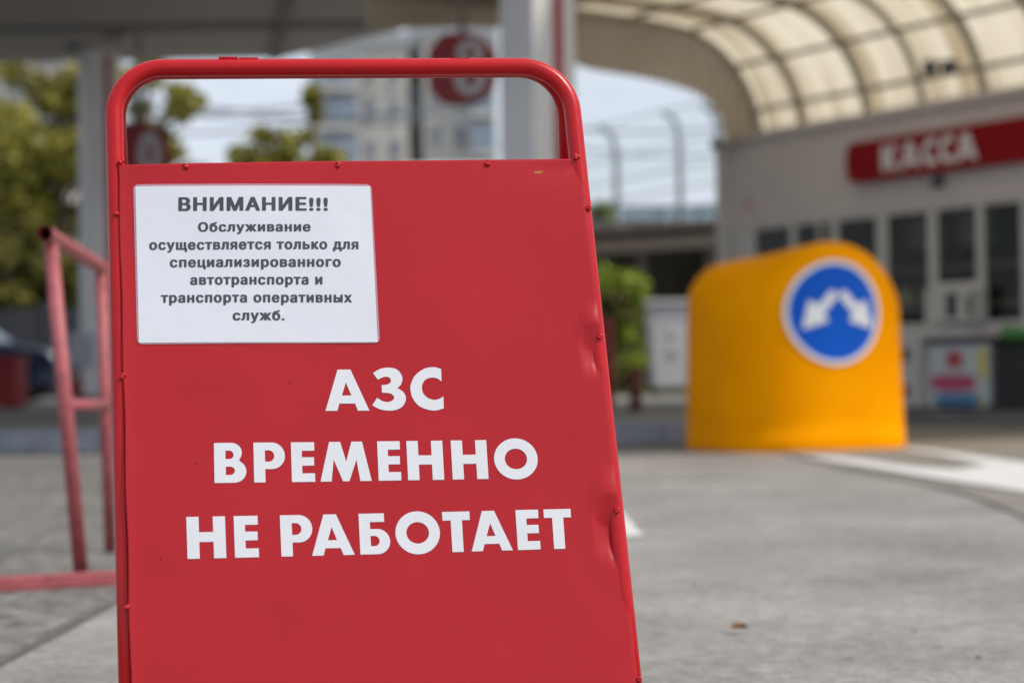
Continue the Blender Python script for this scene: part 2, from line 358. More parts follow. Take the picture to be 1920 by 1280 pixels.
# buckles at the rivets: the sheet swells a little above, drops through a steep facet, and eases out below
# (a, b of the crest, half width, rise, drop, ease, swell, depth)
BLIS = [(*S(1109, 607), .0165, .034, .0340, .046, .0038, .0048), (*S(1140, 924), .0210, .042, .0410, .058, .0046, .0060),
        (*S(1117, 650), .0050, .008, .0190, .026, .0003, .0014), (*S(1150, 978), .0065, .010, .0300, .034, .0005, .0020)]
dent(1150, 1040, .052, .036, .075, .0022, 4); dent(1052, 320, .03, .010, .016, .0012); dent(1076, 310, .012, .007, .010, .0014)
dent(1120, 780, .075, .14, .14, .0016); dent(232, 330, .018, .018, .03, .0010); dent(1010, 560, .16, .20, .2, .0012); dent(640, 900, .25, .16, .16, -.0010)
def poff(a, b):
    o = .0010
    for (x, y, ra, ru, rd, d, pw) in DENT:
        q = ((a-x)/ra)**2+((b-y)/(ru if b > y else rd))**2
        if q < 9: o -= d*math.exp(-(q**(pw/2)))
    for x, y, ra, ru, rd, rz, hp, hn in BLIS:
        ex = abs(a-x)/ra
        if ex > 1.5: continue
        wl = .5+.5*math.cos(math.pi*min(1, ex/1.5)); wn = max(0, 1-ex*ex)
        arch = 1-math.sqrt(max(.02, 1-min(1, ex*ex))); H = rd*(1-arch)*.85+rd*.15; t = y-rd*.42*arch-b
        if t < -ru: continue
        if t < 0: o += hp*wl*(.5+.5*math.cos(math.pi*t/ru))
        elif t < H: f = t/H; o += hp*wl*(1-f)-hn*wn*f
        elif t < H+rz: o -= hn*wn*(.5+.5*math.cos(math.pi*(t-H)/rz))
    o += .0034*math.sin(a*8.1+b*3.3+.9)*math.sin(b*6.2-a*2.4+.4)+.0006*math.sin(a*23+b*9)*math.sin(b*19-a*7+1)
    return o
pt_l = S(217, 310); pt_r = S(1089, 297)
NA, NB = 300, 330
bm = bmesh.new(); G2 = []
b_low = base_b+.10
for j in range(NB+1):
    f = j/NB; row = []
    for i in range(NA+1):
        g = i/NA
        top = pt_l[1]+(pt_r[1]-pt_l[1])*g; b = top+(b_low-top)*f
        al = lin(l0, l1, b)+.0042-.0006*math.sin(b*40); ar = lin(r0, r1, b)+.0040
        a = al+(ar-al)*g
        o = poff(a, b)
        if ar-a < .006: o -= ((.006-(ar-a))/.006)**2*.0009        # wraps a little over the tube
        if a-al < .02: o += .0016*(1-(a-al)/.02)**2                    # stands a little off the tube
        row.append(bm.verts.new(W(a, b, o)))
    G2.append(row)
for j in range(NB):
    for i in range(NA): bm.faces.new((G2[j][i], G2[j+1][i], G2[j+1][i+1], G2[j][i+1]))
loop = G2[0]+[G2[j][-1] for j in range(1, NB+1)]+G2[-1][-2::-1]+[G2[j][0] for j in range(NB-1, 0, -1)]
sk = [bm.verts.new(v.co-NV*.0012) for v in loop]
for i in range(len(loop)): bm.faces.new((loop[i], loop[i-1], sk[i-1], sk[i]))
pan = obj('front_panel', bm, M['panel'], SGN, True)
# folded top lip and bottom rail behind the sheet
bm = bmesh.new(); tube(bm, [W(pt_l[0]+.004, pt_l[1]-.011, -.0155), W(pt_r[0]-.012, pt_r[1]-.011, -.0155)], .0095, 16); obj('cross_bar', bm, M['redframe'], SGN, True)
bm = bmesh.new(); bb = base_b+.11; tube(bm, [W(lin(l0, l1, bb), bb, -.011), W(lin(r0, r1, bb), bb, -.011)], .0095, 16); obj('cross_bar', bm, M['redframe'], SGN, True)
# weld beads along the top edge and left edge, rivets down the right edge
def weld(px, py, s, lift=.001):
    bm = bmesh.new(); a, b = S(px, py); c = W(a, b, poff(a, b)+lift)
    for k in range(4):
        d = WV*rnd.uniform(-1, 1)*s*.5+UV*rnd.uniform(-1, 1)*s*.45
        sphere(bm, c+d, (s*rnd.uniform(.5, .7), s*rnd.uniform(.4, .55), s*rnd.uniform(.5, .7)), 10, 7)
    obj('weld_bead', bm, M['redframe'], SGN, True)
for px, py, s in ((350, 314, .0042), (635, 311, .0042), (916, 306, .0050), (219, 400, .0046), (231, 706, .0044), (239, 1138, .0046), (1082, 295, .0050), (227, 304, .0045)): weld(px, py, s)
for px, py in ((1104, 390), (1124, 631), (1156, 957), (1198, 1273)):
    bm = bmesh.new(); a, b = S(px, py); c = W(a, b, .0012); q = NV.to_track_quat('Z', 'Y').to_matrix().to_4x4(); q.translation = c
    prof = [(0, .0012), (.0011, .0012), (.0013, .0024), (.0026, .0022), (.0036, .0010), (.0040, -.0012)]
    n = 18; rings = [[bm.verts.new(q @ Vector((r*math.cos(2*math.pi*k/n), r*math.sin(2*math.pi*k/n), z))) for k in range(n)] for r, z in prof[1:]]
    cv = bm.verts.new(q @ Vector((0, 0, prof[0][1])))
    for k in range(n):
        bm.faces.new((cv, rings[0][k], rings[0][(k+1) % n]))
        for i in range(len(rings)-1): bm.faces.new((rings[i][k], rings[i+1][k], rings[i+1][(k+1) % n], rings[i][(k+1) % n]))
    obj('rivet', bm, M['redframe'], SGN, True)
# chips of bare primer at the top right corner
bm = bmesh.new()
for px, py, s in ((1009, 323, 7), (1015, 321, 4), (1003, 325, 3)):
    c = [S(px+s*math.cos(t)*rnd.uniform(.7, 1.2), py-s*.35*math.sin(t)*rnd.uniform(.6, 1.2)) for t in [k*math.pi/4 for k in range(8)]]
    bm.faces.new([bm.verts.new(W(a, b, poff(a, b)+.00025)) for a, b in c])
obj('paint_chip', bm, mat('primer', (.36, .14, .03), .8), SGN)

# -------- lettering: outlines drawn in units of the cap height, filled, laid on the sheet
def cat(pts, n=5):                       # smooth curve through points
    o = []; N = len(pts)
    for i in range(N-1):
        p0 = Vector(pts[max(i-1, 0)]); p1 = Vector(pts[i]); p2 = Vector(pts[i+1]); p3 = Vector(pts[min(i+2, N-1)])
        for k in range(n):
            t = k/n; o.append(tuple(.5*((2*p1)+(p2-p0)*t+(2*p0-5*p1+4*p2-p3)*t*t+(3*p1-p0-3*p2+p3)*t**3)))
    o.append(tuple(pts[-1])); return o
def arc(cx, cy, rx, ry, a0, a1, n=14): return [(cx+rx*math.cos(R(a0+(a1-a0)*i/n)), cy+ry*math.sin(R(a0+(a1-a0)*i/n))) for i in range(n+1)]
def gl(ch):
    if ch == 'А': return 1.07, [[(0, 0), (.326, 1), (.642, 1), (1.07, 0), (.79, 0), (.726, .175), (.342, .175), (.29, 0)], [(.41, .37), (.642, .37), (.52, .69)]]
    if ch == 'Р': return .79, [[(0, 0), (0, 1), (.46, 1)]+arc(.46, .667, .33, .333, 90, -90)+[(.285, .334), (.285, 0)], [(.285, .52), (.36, .52)]+arc(.38, .662, .14, .142, -90, 90)+[(.285, .804)]]
    if ch == 'В': return .81, [[(0, 0), (0, 1), (.44, 1)]+arc(.44, .755, .265, .245, 90, -42)+arc(.50, .285, .31, .285, 62, -90)+[(0, 0)][:0], [(.29, .595), (.36, .595)]+arc(.39, .70, .105, .105, -90, 90)+[(.29, .805)], [(.29, .195), (.37, .195)]+arc(.40, .30, .12, .105, -90, 90)+[(.29, .405)]]
    if ch == 'Е': return .6, [[(0, 0), (0, 1), (.6, 1), (.6, .785), (.275, .785), (.275, .62), (.585, .62), (.585, .41), (.275, .41), (.275, .215), (.6, .215), (.6, 0)]]
    if ch == 'М': return 1.27, [[(0, 0), (.245, 1), (.52, 1), (.655, .50), (.80, 1), (1.065, 1), (1.27, 0), (.99, 0), (.91, .54), (.715, 0), (.56, 0), (.345, .55), (.275, 0)]]
    if ch == 'Н': return .9, [[(0, 0), (0, 1), (.285, 1), (.285, .63), (.615, .63), (.615, 1), (.9, 1), (.9, 0), (.615, 0), (.615, .395), (.285, .395), (.285, 0)]]
    if ch == 'О': return 1.08, [arc(.54, .5, .54, .53, 0, 360, 48)[:-1], arc(.54, .5, .275, .265, 0, 360, 40)[:-1]]
    if ch == 'Т': return .67, [[(.2, 0), (.2, .785), (0, .785), (0, 1), (.67, 1), (.67, .785), (.475, .785), (.475, 0)]]
    if ch == 'Б': return .79, [[(0, 0), (0, 1), (.66, 1), (.66, .79), (.285, .79), (.285, .62), (.46, .62)]+arc(.46, .31, .33, .31, 90, -90), [(.285, .20), (.36, .20)]+arc(.39, .325, .125, .125, -90, 90)+[(.285, .45)]]
    if ch == 'К': return .95, [[(0, 0), (0, 1), (.285, 1), (.285, .60), (.56, 1), (.92, 1), (.54, .53), (.95, 0), (.585, 0), (.285, .43), (.285, 0)]]
    if ch == 'З':
        z = lambda x, y: ((x-903)/190, (270-y)/190)
        o = cat([z(912, 97), z(945, 79), z(985, 73), z(1025, 83), z(1047, 117), z(1040, 150), z(1022, 167)])
        o += cat([z(1022, 167), z(1050, 187), z(1060, 215), z(1048, 246), z(1020, 265), z(985, 271), z(940, 265), z(903, 246)])[1:]
        o += cat([z(927, 211), z(952, 227), z(980, 231), z(1001, 221), z(1005, 208), z(995, 195), z(978, 190), z(950, 188)])
        o += cat([z(950, 153), z(975, 151), z(991, 141), z(993, 127), z(981, 116), z(960, 116), z(933, 128)])
        return .826, [o]
    if ch == 'С':
        z = lambda x, y: ((x-1083)/190, (268-y)/190)
        o = cat([z(1226, 80), z(1190, 71), z(1145, 80), z(1105, 110), z(1085, 150), z(1083, 175), z(1090, 210), z(1115, 245), z(1150, 263), z(1190, 270), z(1231, 260)])
        o += cat([z(1231, 205), z(1215, 215), z(1190, 221), z(1160, 212), z(1140, 190), z(1135, 165), z(1142, 140), z(1160, 124), z(1185, 119), z(1208, 124), z(1226, 137)])
        return .79, [o]
def fill(polys, depth=0, cut=0):
    """filled flat mesh (verts, faces) of outlines with holes"""
    c = bpy.data.curves.new('o', 'CURVE'); c.dimensions = '2D'; c.fill_mode = 'BOTH' if not depth else 'BOTH'; c.extrude = depth
    for p in polys:
        s = c.splines.new('POLY'); s.points.add(len(p)-1); s.use_cyclic_u = True
        for i, q in enumerate(p): s.points[i].co = (q[0], q[1], 0, 1)
    o = bpy.data.objects.new('o', c); COL.objects.link(o); dg = bpy.context.evaluated_depsgraph_get(); dg.update()
    me = bpy.data.meshes.new_from_object(o.evaluated_get(dg)); V = [v.co.copy() for v in me.vertices]; F = [tuple(p.vertices) for p in me.polygons]
    bpy.data.objects.remove(o); bpy.data.curves.remove(c); bpy.data.meshes.remove(me)
    return V, F
def refine(V, F, ml):
    b = bmesh.new(); vv = [b.verts.new(v) for v in V]
    for f in F:
        try: b.faces.new([vv[i] for i in f])
        except ValueError: pass
    bmesh.ops.triangulate(b, faces=b.faces)
    for _ in range(7):
        es = [e for e in b.edges if e.calc_length() > ml]
        if not es: break
        bmesh.ops.subdivide_edges(b, edges=es, cuts=1); bmesh.ops.triangulate(b, faces=[f for f in b.faces if len(f.verts) > 3])
    b.verts.index_update(); V2 = [v.co.copy() for v in b.verts]; F2 = [tuple(v.index for v in f.verts) for f in b.faces]; b.free(); return V2, F2
ZX, ZY, ZS = 330, 660, 1920/780
def letter_line(letters, top, base, lean):
    """letters: (char, x0, x1); top/base: y at two x; all in a measuring grid laid over the board"""
    bm = bmesh.new()
    def yy(l, x): (xa, ya), (xb, yb) = l; return ya+(yb-ya)*(x-xa)/(xb-xa)
    for ch, x0, x1 in letters:
        gw, polys = gl(ch); V, F = refine(*fill(polys), .14); vv = []
        for v in V:
            x = x0+(x1-x0)*v.x/gw; y = yy(base, x)+(yy(top, x)-yy(base, x))*v.y
            (xa, la), (xb, lb) = lean; x += (la+(lb-la)*(x-xa)/(xb-xa))*(1-v.y)
            a, b = S(ZX+x/ZS, ZY+y/ZS); vv.append(bm.verts.new(W(a, b, poff(a, b)+.0005)))
        addf(bm, vv, F)
    bmesh.ops.recalc_face_normals(bm, faces=bm.faces)
    obj('lettering', bm, M['vinyl'], SGN, recalc=False)
letter_line([('А', 684, 886), ('З', 900, 1056), ('С', 1079, 1231)], ((752, 80), (1160, 75.5)), ((690, 270.5), (1190, 266)), ((690, 6), (1237, 8)))
letter_line([('В', 175, 322), ('Р', 357, 501), ('Е', 530, 637), ('М', 661, 896), ('Е', 928, 1032), ('Н', 1063, 1229), ('Н', 1268, 1432), ('О', 1463, 1663)], ((175, 421), (1432, 404)), ((178, 605.5), (1440, 583.5)), ((175, 3), (1440, 11)))
letter_line([('Н', 48, 226), ('Е', 266, 376), ('Р', 479, 626), ('А', 620, 816), ('Б', 842, 982), ('О', 1008, 1213), ('Т', 1228, 1354), ('А', 1354, 1543), ('Е', 1566, 1670), ('Т', 1695, 1820)], ((48, 763), (1820, 722.5)), ((54, 956), (1795, 906)), ((48, 6), (1820, 13)))

# ------------------------------------------------------------------ laminated notice stuck on the board
QX, QY, QS = 230, 330, 3.84
def ZP(x, y): return S(QX+x/QS, QY+y/QS)
def pw_(a, b): return .0011+poff(a, b)+.0005*mnoise.noise(Vector((a*14, b*10, 9)))+.0003*mnoise.noise(Vector((a*40, b*40, 2)))
NOT = root('paper_notice', W(*ZP(960, 640)), 'laminated white paper notice with black Russian text stuck on the red board', 'notice')
def quad_grid(c, n, off, bm, rad=0):     # c: TL, TR, BR, BL in plane coordinates
    c = [Vector(q) for q in c]; g = []
    for j in range(n+1):
        row = []
        for i in range(n+1):
            u, v = i/n, j/n
            if rad:
                ex, ey = min(u, 1-u)/rad, min(v, 1-v)/(rad*1.45)
                if ex < 1 and ey < 1:
                    dd = math.hypot(1-ex, 1-ey)
                    if dd > 1:
                        k = 1/dd; ex2, ey2 = 1-(1-ex)*k, 1-(1-ey)*k
                        u = ex2*rad if u < .5 else 1-ex2*rad; v = ey2*rad*1.45 if v < .5 else 1-ey2*rad*1.45
            p = (c[0]*(1-u)+c[1]*u)*(1-v)+(c[3]*(1-u)+c[2]*u)*v
            row.append(bm.verts.new(W(p.x, p.y, pw_(p.x, p.y)+off)))
        g.append(row)
    for j in range(n):
        for i in range(n): bm.faces.new((g[j][i], g[j+1][i], g[j+1][i+1], g[j][i+1]))
bm = bmesh.new(); quad_grid([ZP(76, 65), ZP(1790, 65), ZP(1853, 1201), ZP(105, 1214)], 90, 0, bm, .022); obj('laminate', bm, M['film'], NOT, True)
bm = bmesh.new(); quad_grid([ZP(92, 80), ZP(1781, 80), ZP(1837, 1195), ZP(118, 1203)], 60, .0003, bm); obj('paper_sheet', bm, M['paper'], NOT, True)
def text_mesh(s):
    """outlines of a line of type, triangulated; the parts of a letter may overlap, so inside is where the winding is not zero"""
    c = bpy.data.curves.new('t', 'FONT'); c.body = s; c.size = 1; c.space_character = 1.17
    o = bpy.data.objects.new('t', c); COL.objects.link(o); dg = bpy.context.evaluated_depsgraph_get(); dg.update()
    loops = []
    for sp in o.to_curve(dg).splines:
        L = []; bp = sp.bezier_points; n = len(bp)
        for i in range(n):
            A, B = bp[i], bp[(i+1) % n]
            k = 1 if (A.handle_right-A.co).length < 1e-5 and (B.handle_left-B.co).length < 1e-5 else 4
            for j in range(k):
                t = j/k; p = A.co*(1-t)**3+A.handle_right*3*t*(1-t)**2+B.handle_left*3*t*t*(1-t)+B.co*t**3; L.append(Vector((p.x, p.y)))
        loops.append(L)
    bpy.data.objects.remove(o); bpy.data.curves.remove(c)
    V = []; E = []
    for L in loops:
        n0 = len(V); V += L; E += [(n0+i, n0+(i+1) % len(L)) for i in range(len(L))]
    v2, e2, f2, _, _, _ = delaunay_2d_cdt(V, E, [], 0, 1e-6)
    bb = [(min(p.x for p in L), max(p.x for p in L), min(p.y for p in L), max(p.y for p in L), L) for L in loops]; F = []
    for f in f2:
        q = sum((v2[i] for i in f), Vector((0, 0)))/len(f); wn = 0
        for xa, xb, ya, yb, L in bb:
            if not (xa < q.x < xb and ya < q.y < yb): continue
            for i in range(len(L)):
                p, r = L[i-1], L[i]
                if (p.y <= q.y) != (r.y <= q.y):
                    if p.x+(q.y-p.y)/(r.y-p.y)*(r.x-p.x) > q.x: wn += 1 if r.y > p.y else -1
        if wn: F.append(tuple(f))
    return [Vector((v.x, v.y, 0)) for v in v2], F
TL = [('ВНИМАНИЕ!!!', 402, 1477, 256, 256, 127), ('Обслуживание', 543, 1353, 405, 405, 88), ('осуществляется только для', 192, 1697, 534, 531, 94), ('специализированного', 340, 1570, 659, 657, 94),
      ('автотранспорта и', 486, 1438, 785, 783, 94), ('транспорта оперативных', 275, 1650, 913, 910, 94), ('служб.', 792, 1166, 1041, 1039, 94)]
for s, x0, x1, y0, y1, em in TL:
    V, F = refine(*text_mesh(s), .2); xa = min(v.x for v in V)-.05; xb = max(v.x for v in V)+.05
    bm = bmesh.new()                     # heavy type: the thin outline laid over itself in a small ring of shifts
    ring = [(0, 0)]+[(.050*(abs(math.cos(k*math.pi/5))**.5)*math.copysign(1, math.cos(k*math.pi/5)), .022*math.sin(k*math.pi/5)) for k in range(10)]+[(.025, .012), (-.025, -.012)]
    for k, (dx, dy) in enumerate(ring):
        vv = []
        for v in V:
            f = (v.x+dx-xa)/(xb-xa); a, b = ZP(x0+(x1-x0)*f, y0+(y1-y0)*f-(v.y+dy)*em); vv.append(bm.verts.new(W(a, b, pw_(a, b)+.0006+k*.00001)))
        addf(bm, vv, F)
    obj('text_line', bm, M['ink'], NOT, recalc=False)

# ------------------------------------------------------------------ faded red stand at the left
STN = root('tubular_stand', G(152, 1095), 'faded red tubular steel stand with a floor rail left of the sign board', 'stand')
nb, ft = G(152, 1095), G(207, 1035)
nt_, ftp = P(95, 452, nb.y), P(190, 508, ft.y)
bm = bmesh.new(); tube(bm, [nb+Vector((0, 0, .03)), nt_], .0195, 16); obj('upright', bm, M['barrier'], STN, True)
bm = bmesh.new(); tube(bm, [ft, ftp], .0185, 16); obj('upright', bm, M['barrier'], STN, True)
d = (ftp-nt_)
bm = bmesh.new(); e0 = nt_-d*.10+Vector((0, 0, .012)); e1 = ftp+d*.06+Vector((0, 0, .012)); tube(bm, [e0, e1], .0215, 18, cap=False); tube(bm, [e0, e1], .018, 18, cap=False)
obj('top_rail', bm, M['barrier'], STN, True, recalc=False)
bm = bmesh.new(); f = .47/nt_.z; tube(bm, [nb.lerp(nt_, f), ft.lerp(ftp, .455/ftp.z)], .0175, 14); obj('rung', bm, M['barrier'], STN, True)
a, b = G(-60, 1112), G(224, 1096); d = (b-a).normalized(); b2 = b+d*.25
bm = bmesh.new()
Mx = Matrix.Translation((a+b2)/2+Vector((0, 0, .0195))) @ Matrix.Rotation(math.atan2(d.y, d.x), 4, 'Z'); box(bm, (0, 0, 0), ((b2-a).length, .036, .036), Mx, .004)
obj('floor_rail', bm, M['barrier'], STN)

# ------------------------------------------------------------------ yellow traffic buffer with the blue sign
DB = 12.72; BC = P(1489, 842, DB); BC.z = 0
PHI = R(22)                              # the front faces the camera and a little to the right
FB = Vector((math.sin(PHI), -math.cos(PHI), 0)); SB = Vector((math.cos(PHI), math.sin(PHI), 0))
HW, HD = .628, .66
BUF = root('traffic_buffer', BC, 'orange yellow plastic traffic buffer with a round blue arrow sign', 'traffic buffer')
def plan(ang, k=1.0, pw=2.7):
    c, s = math.cos(ang), math.sin(ang); r = (abs(c)**pw+abs(s)**pw)**(-1/pw)
    return HW*k*c*r, HD*k*s*r            # (u across, v towards the front)
def topz(u, v):
    fv = max(0, min(1, (v+.25)/.75)); fv = fv*fv*(3-2*fv)
    front = 1.305-.43*(abs(u)/.64)**2.0
    back = 1.255-.19*(abs(u)/.64)**2.4-.03*max(0, (-v-.1)/.6)**2
    return back+(front-back)*fv
bm = bmesh.new(); NP = 96; rings = []
def bp_(u, v, z): return BC+SB*u+FB*v+Vector((0, 0, z))
for zf in (0, .02, .06, .1, .104, .2, .35, .5, .65, .8, .9, 1.0):
    ring = []
    for i in range(NP):
        an = 2*math.pi*i/NP; u, v = plan(an); ht = topz(u*.94, v*.94)-.165
        z = ht*zf; k = 1.015-.035*zf; 
        if zf <= .1: k += .004
        if zf == 0: k -= .006
        ring.append(bm.verts.new(bp_(u*k, v*k, z)))
    rings.append(ring)
for q in (15, 30, 45, 60, 75, 90):
    ring = []
    for i in range(NP):
        an = 2*math.pi*i/NP; u, v = plan(an); k = .98-.23*(1-math.cos(R(q))); u2, v2 = u*k, v*k
        h0 = topz(u*.94, v*.94)-.165; ring.append(bm.verts.new(bp_(u2, v2, h0+(topz(u2, v2)-h0)*math.sin(R(q)))))
    rings.append(ring)
for k in (.68, .60, .52, .38, .24, .1):
    rings.append([bm.verts.new(bp_(*[c*k for c in plan(2*math.pi*i/NP)], topz(*[c*k for c in plan(2*math.pi*i/NP)]))) for i in range(NP)])
for A, B in zip(rings, rings[1:]):
    for i in range(NP): bm.faces.new((A[i], A[(i+1) % NP], B[(i+1) % NP], B[i]))
bm.faces.new(rings[-1])
obj('body', bm, M['yellow'], BUF, True)
def wallv(u, k=1.0): return HD*(max(0, 1-(abs(u)/HW)**2.7))**(1/2.7)*k
CZ = .862
def conform(bm, V, F, off, R_=.300):
    vv = []
    for v in V:
        u = v.x*R_-.075; z = CZ+v.y*R_; kk = 1.012-.035*z/1.25
        vv.append(bm.verts.new(bp_(u, wallv(u/kk)*kk+off, z)))
    addf(bm, vv, F)
def disc_grid(r0, r1, n=64, m=8):
    V = []; F = []
    for j in range(m+1):
        r = r0+(r1-r0)*j/m
        for i in range(n): V.append(Vector((r*math.cos(2*math.pi*i/n), r*math.sin(2*math.pi*i/n), 0)))
    for j in range(m):
        for i in range(n): F.append((j*n+i, j*n+(i+1) % n, (j+1)*n+(i+1) % n, (j+1)*n+i))
    return V, F
SG = tag(bpy.data.objects.new('sign_disc', None), 'round blue sign with two white downward arrows'); COL.objects.link(SG); SG.parent = BUF
bm = bmesh.new(); conform(bm, *disc_grid(.985, 1.075), .012); obj('border', bm, M['white'], SG, True)
bm = bmesh.new(); conform(bm, *disc_grid(.001, .993), .010); obj('face', bm, M['blue'], SG, True)
AR = [(-.16, .46), (-.44, .16), (-.66, .25), (-.80, -.34), (-.24, -.18), (-.34, -.02), (-.035, .30), (-.035, .40)]
for s in (-1, 1):
    poly = [(x*s*-1*-1+.06 if s == 1 else -x+.06, y) for x, y in AR]
    den = []
    for i in range(len(poly)):
        p, q = Vector(poly[i]), Vector(poly[(i+1) % len(poly)]); den += [tuple(p.lerp(q, k/4)) for k in range(4)]
    V, F = refine(*fill([den]), .12); bm = bmesh.new(); conform(bm, V, F, .015); obj('arrow', bm, M['white'], SG)

# ------------------------------------------------------------------ shop with cash desk
F0 = Vector((4.09, 18.0, 0)); U = Vector((-.5195, .8545, 0)); NO = Vector((-.8545, -.5195, 0))   # along the front (receding), outward
MF = Matrix(((U.x, NO.x, 0, F0.x), (U.y, NO.y, 0, F0.y), (0, 0, 1, 0), (0, 0, 0, 1)))
def FB_(t, q, z): return MF @ Vector((t, q, z))
def tx(px): k = (px-960)/FPX; return (F0.x-F0.y*k)/(-U.x+U.y*k)
def fbox(bm, t0, t1, q0, q1, z0, z1, bev=0): box(bm, ((t0+t1)/2, (q0+q1)/2, (z0+z1)/2), (abs(t1-t0), abs(q1-q0), abs(z1-z0)), MF, bev)
SHOP = root('shop_building', FB_(1, 0, 0), 'grey white shop with a row of windows under the arched roof', 'shop')
TC, TE = tx(1372), -5.5
WZ0, WZ1 = .86, 2.0
bm = bmesh.new()
fbox(bm, TE, TC, -.2, 0, WZ1, 2.93); fbox(bm, TE, TC, -.2, 0, 0, WZ0)
fbox(bm, TE, tx(2152), -.2, 0, WZ0, WZ1)
fbox(bm, TC-.2, TC, -5, -.2, 0, 2.93); fbox(bm, TE, TC-.2, -5, -4.8, 0, 2.93); fbox(bm, TE-.2, TE, -5, 0, 0, 2.93); fbox(bm, TE, TC-.2, -4.8, -.2, 2.75, 2.9)
obj('wall', bm, M['wall'], SHOP)
bm = bmesh.new(); fbox(bm, TC+.002, TC+.17, -.3, .05, 0, 2.90, .01); obj('corner_pillar', bm, M['pvc'], SHOP)
bm = bmesh.new(); fbox(bm, TE, TC+.1, .003, .05, 2.88, 2.96, .01); obj('eaves_trim', bm, M['wall'], SHOP)
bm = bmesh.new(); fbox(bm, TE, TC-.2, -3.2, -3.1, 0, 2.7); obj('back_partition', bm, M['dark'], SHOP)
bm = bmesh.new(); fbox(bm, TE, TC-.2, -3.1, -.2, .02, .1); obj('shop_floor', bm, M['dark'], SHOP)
mull = [(1372, 1419), (1483, 1495), (1536, 1542), (1559, 1574), (1646, 1666), (1742, 1759), (1833, 1847), (1917, 1930), (2010, 2035), (2120, 2150)]
edges = [(tx(a), tx(b)) for a, b in mull]
for i in range(len(edges)-1):
    tA, tB = edges[i][1], edges[i+1][0]       # pane from tA down to tB
    lo = WZ0
    if i == 5: lo = 1.235
    wf = tag(bpy.data.objects.new('window', None)); COL.objects.link(wf); wf.parent = SHOP; wf.location = FB_((tA+tB)/2, -.06, WZ0)-worldloc(SHOP)
    bm = bmesh.new(); e0 = (edges[i][0]+edges[i][1])/2 if i else edges[i][0]-.001; e1 = (edges[i+1][0]+edges[i+1][1])/2
    e0 -= .001; e1 += .001
    fbox(bm, tA, e0, -.04, -.005, WZ0+.002, WZ1-.002); fbox(bm, e1, tB, -.04, -.005, WZ0+.002, WZ1-.002)
    fbox(bm, tB+.001, tA-.001, -.038, -.007, WZ1-.05, WZ1-.003); fbox(bm, tB+.001, tA-.001, -.038, -.007, WZ0+.003, lo+.04 if lo > WZ0 else WZ0+.05)
    obj('frame', bm, M['pvc'], wf)
    bm = bmesh.new(); p = [FB_(tA, -.025, lo), FB_(tB, -.025, lo), FB_(tB, -.025, WZ1), FB_(tA, -.025, WZ1)]; bm.faces.new([bm.verts.new(q) for q in p]); obj('pane', bm, M['glass'], wf, recalc=False)
    if i in (4, 5):
        bm = bmesh.new(); fbox(bm, tB+.02, tA-.02, -.26, -.24, 1.62, WZ1-.06); obj('roller_blind', bm, mat('grey green blind', (.20, .215, .17), .8), wf)
bm = bmesh.new(); ts = tx(1408); vv = [bm.verts.new(FB_(ts+.07*math.cos(k*math.pi/10), .004, 2.2+.075*math.sin(k*math.pi/10))) for k in range(20)]; bm.faces.new(vv)
obj('sticker', bm, mat('faded pink sticker', (.55, .33, .33), .6), SHOP)
# pay drawer with its slot, and the counter under the windows
ta, tb = edges[5][1], edges[6][0]
bm = bmesh.new(); fbox(bm, tb-.12, ta+.0, -.02, .16, .90, 1.22, .015); pd = obj('pay_drawer', bm, M['pvc'], SHOP)
bm = bmesh.new(); fbox(bm, tb+.09, tb+.22, .15, .165, .95, 1.17); obj('slot', bm, M['black'], pd)
bm = bmesh.new(); fbox(bm, tb-.10, tb-.04, .15, .165, .95, 1.15); obj('slot', bm, M['black'], pd)
bm = bmesh.new(); fbox(bm, edges[6][1]+.0, 2.6, .003, .26, .76, .855, .01); obj('counter', bm, M['pvc'], SHOP)
# step in front of the shop
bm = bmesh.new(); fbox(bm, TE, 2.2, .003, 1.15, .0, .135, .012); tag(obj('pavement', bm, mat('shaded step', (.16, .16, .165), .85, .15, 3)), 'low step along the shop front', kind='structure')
# goods on the shelf behind the glass
bm = bmesh.new(); fbox(bm, -1.5, 2.6, -.42, -.08, 1.05, 1.09); fbox(bm, -1.5, 2.6, -.42, -.08, 1.40, 1.44); obj('shelf', bm, M['rib'], SHOP)
cols = [('red', (.55, .03, .03)), ('cream', (.75, .65, .42)), ('blue', (.05, .12, .42)), ('white', (.78, .78, .78)), ('brown', (.34, .2, .11)), ('green', (.12, .32, .08))]
k = 0
for zz in (1.09, 1.44):
    t = .05
    while t < 2.3:
        wd = rnd.uniform(.12, .2); h = rnd.uniform(.12, .24); nm, c = cols[rnd.randrange(6)]
        if rnd.random() < .62:
            bm = bmesh.new(); fbox(bm, t, t+wd, -.34, -.12, zz, zz+h, .008); fbox(bm, t+wd*.2, t+wd*.8, -.1199, -.118, zz+h*.3, zz+h*.7)
            o = solo(obj('carton', bm, mat(nm+' carton', c, .6)), FB_(t+wd/2, -.23, zz))
            tag(o, f'small {nm} carton on the {"upper" if zz > 1.2 else "lower"} shelf behind the shop window', 'carton', 'goods on the shelves inside the shop')
        t += wd+rnd.uniform(.03, .12)
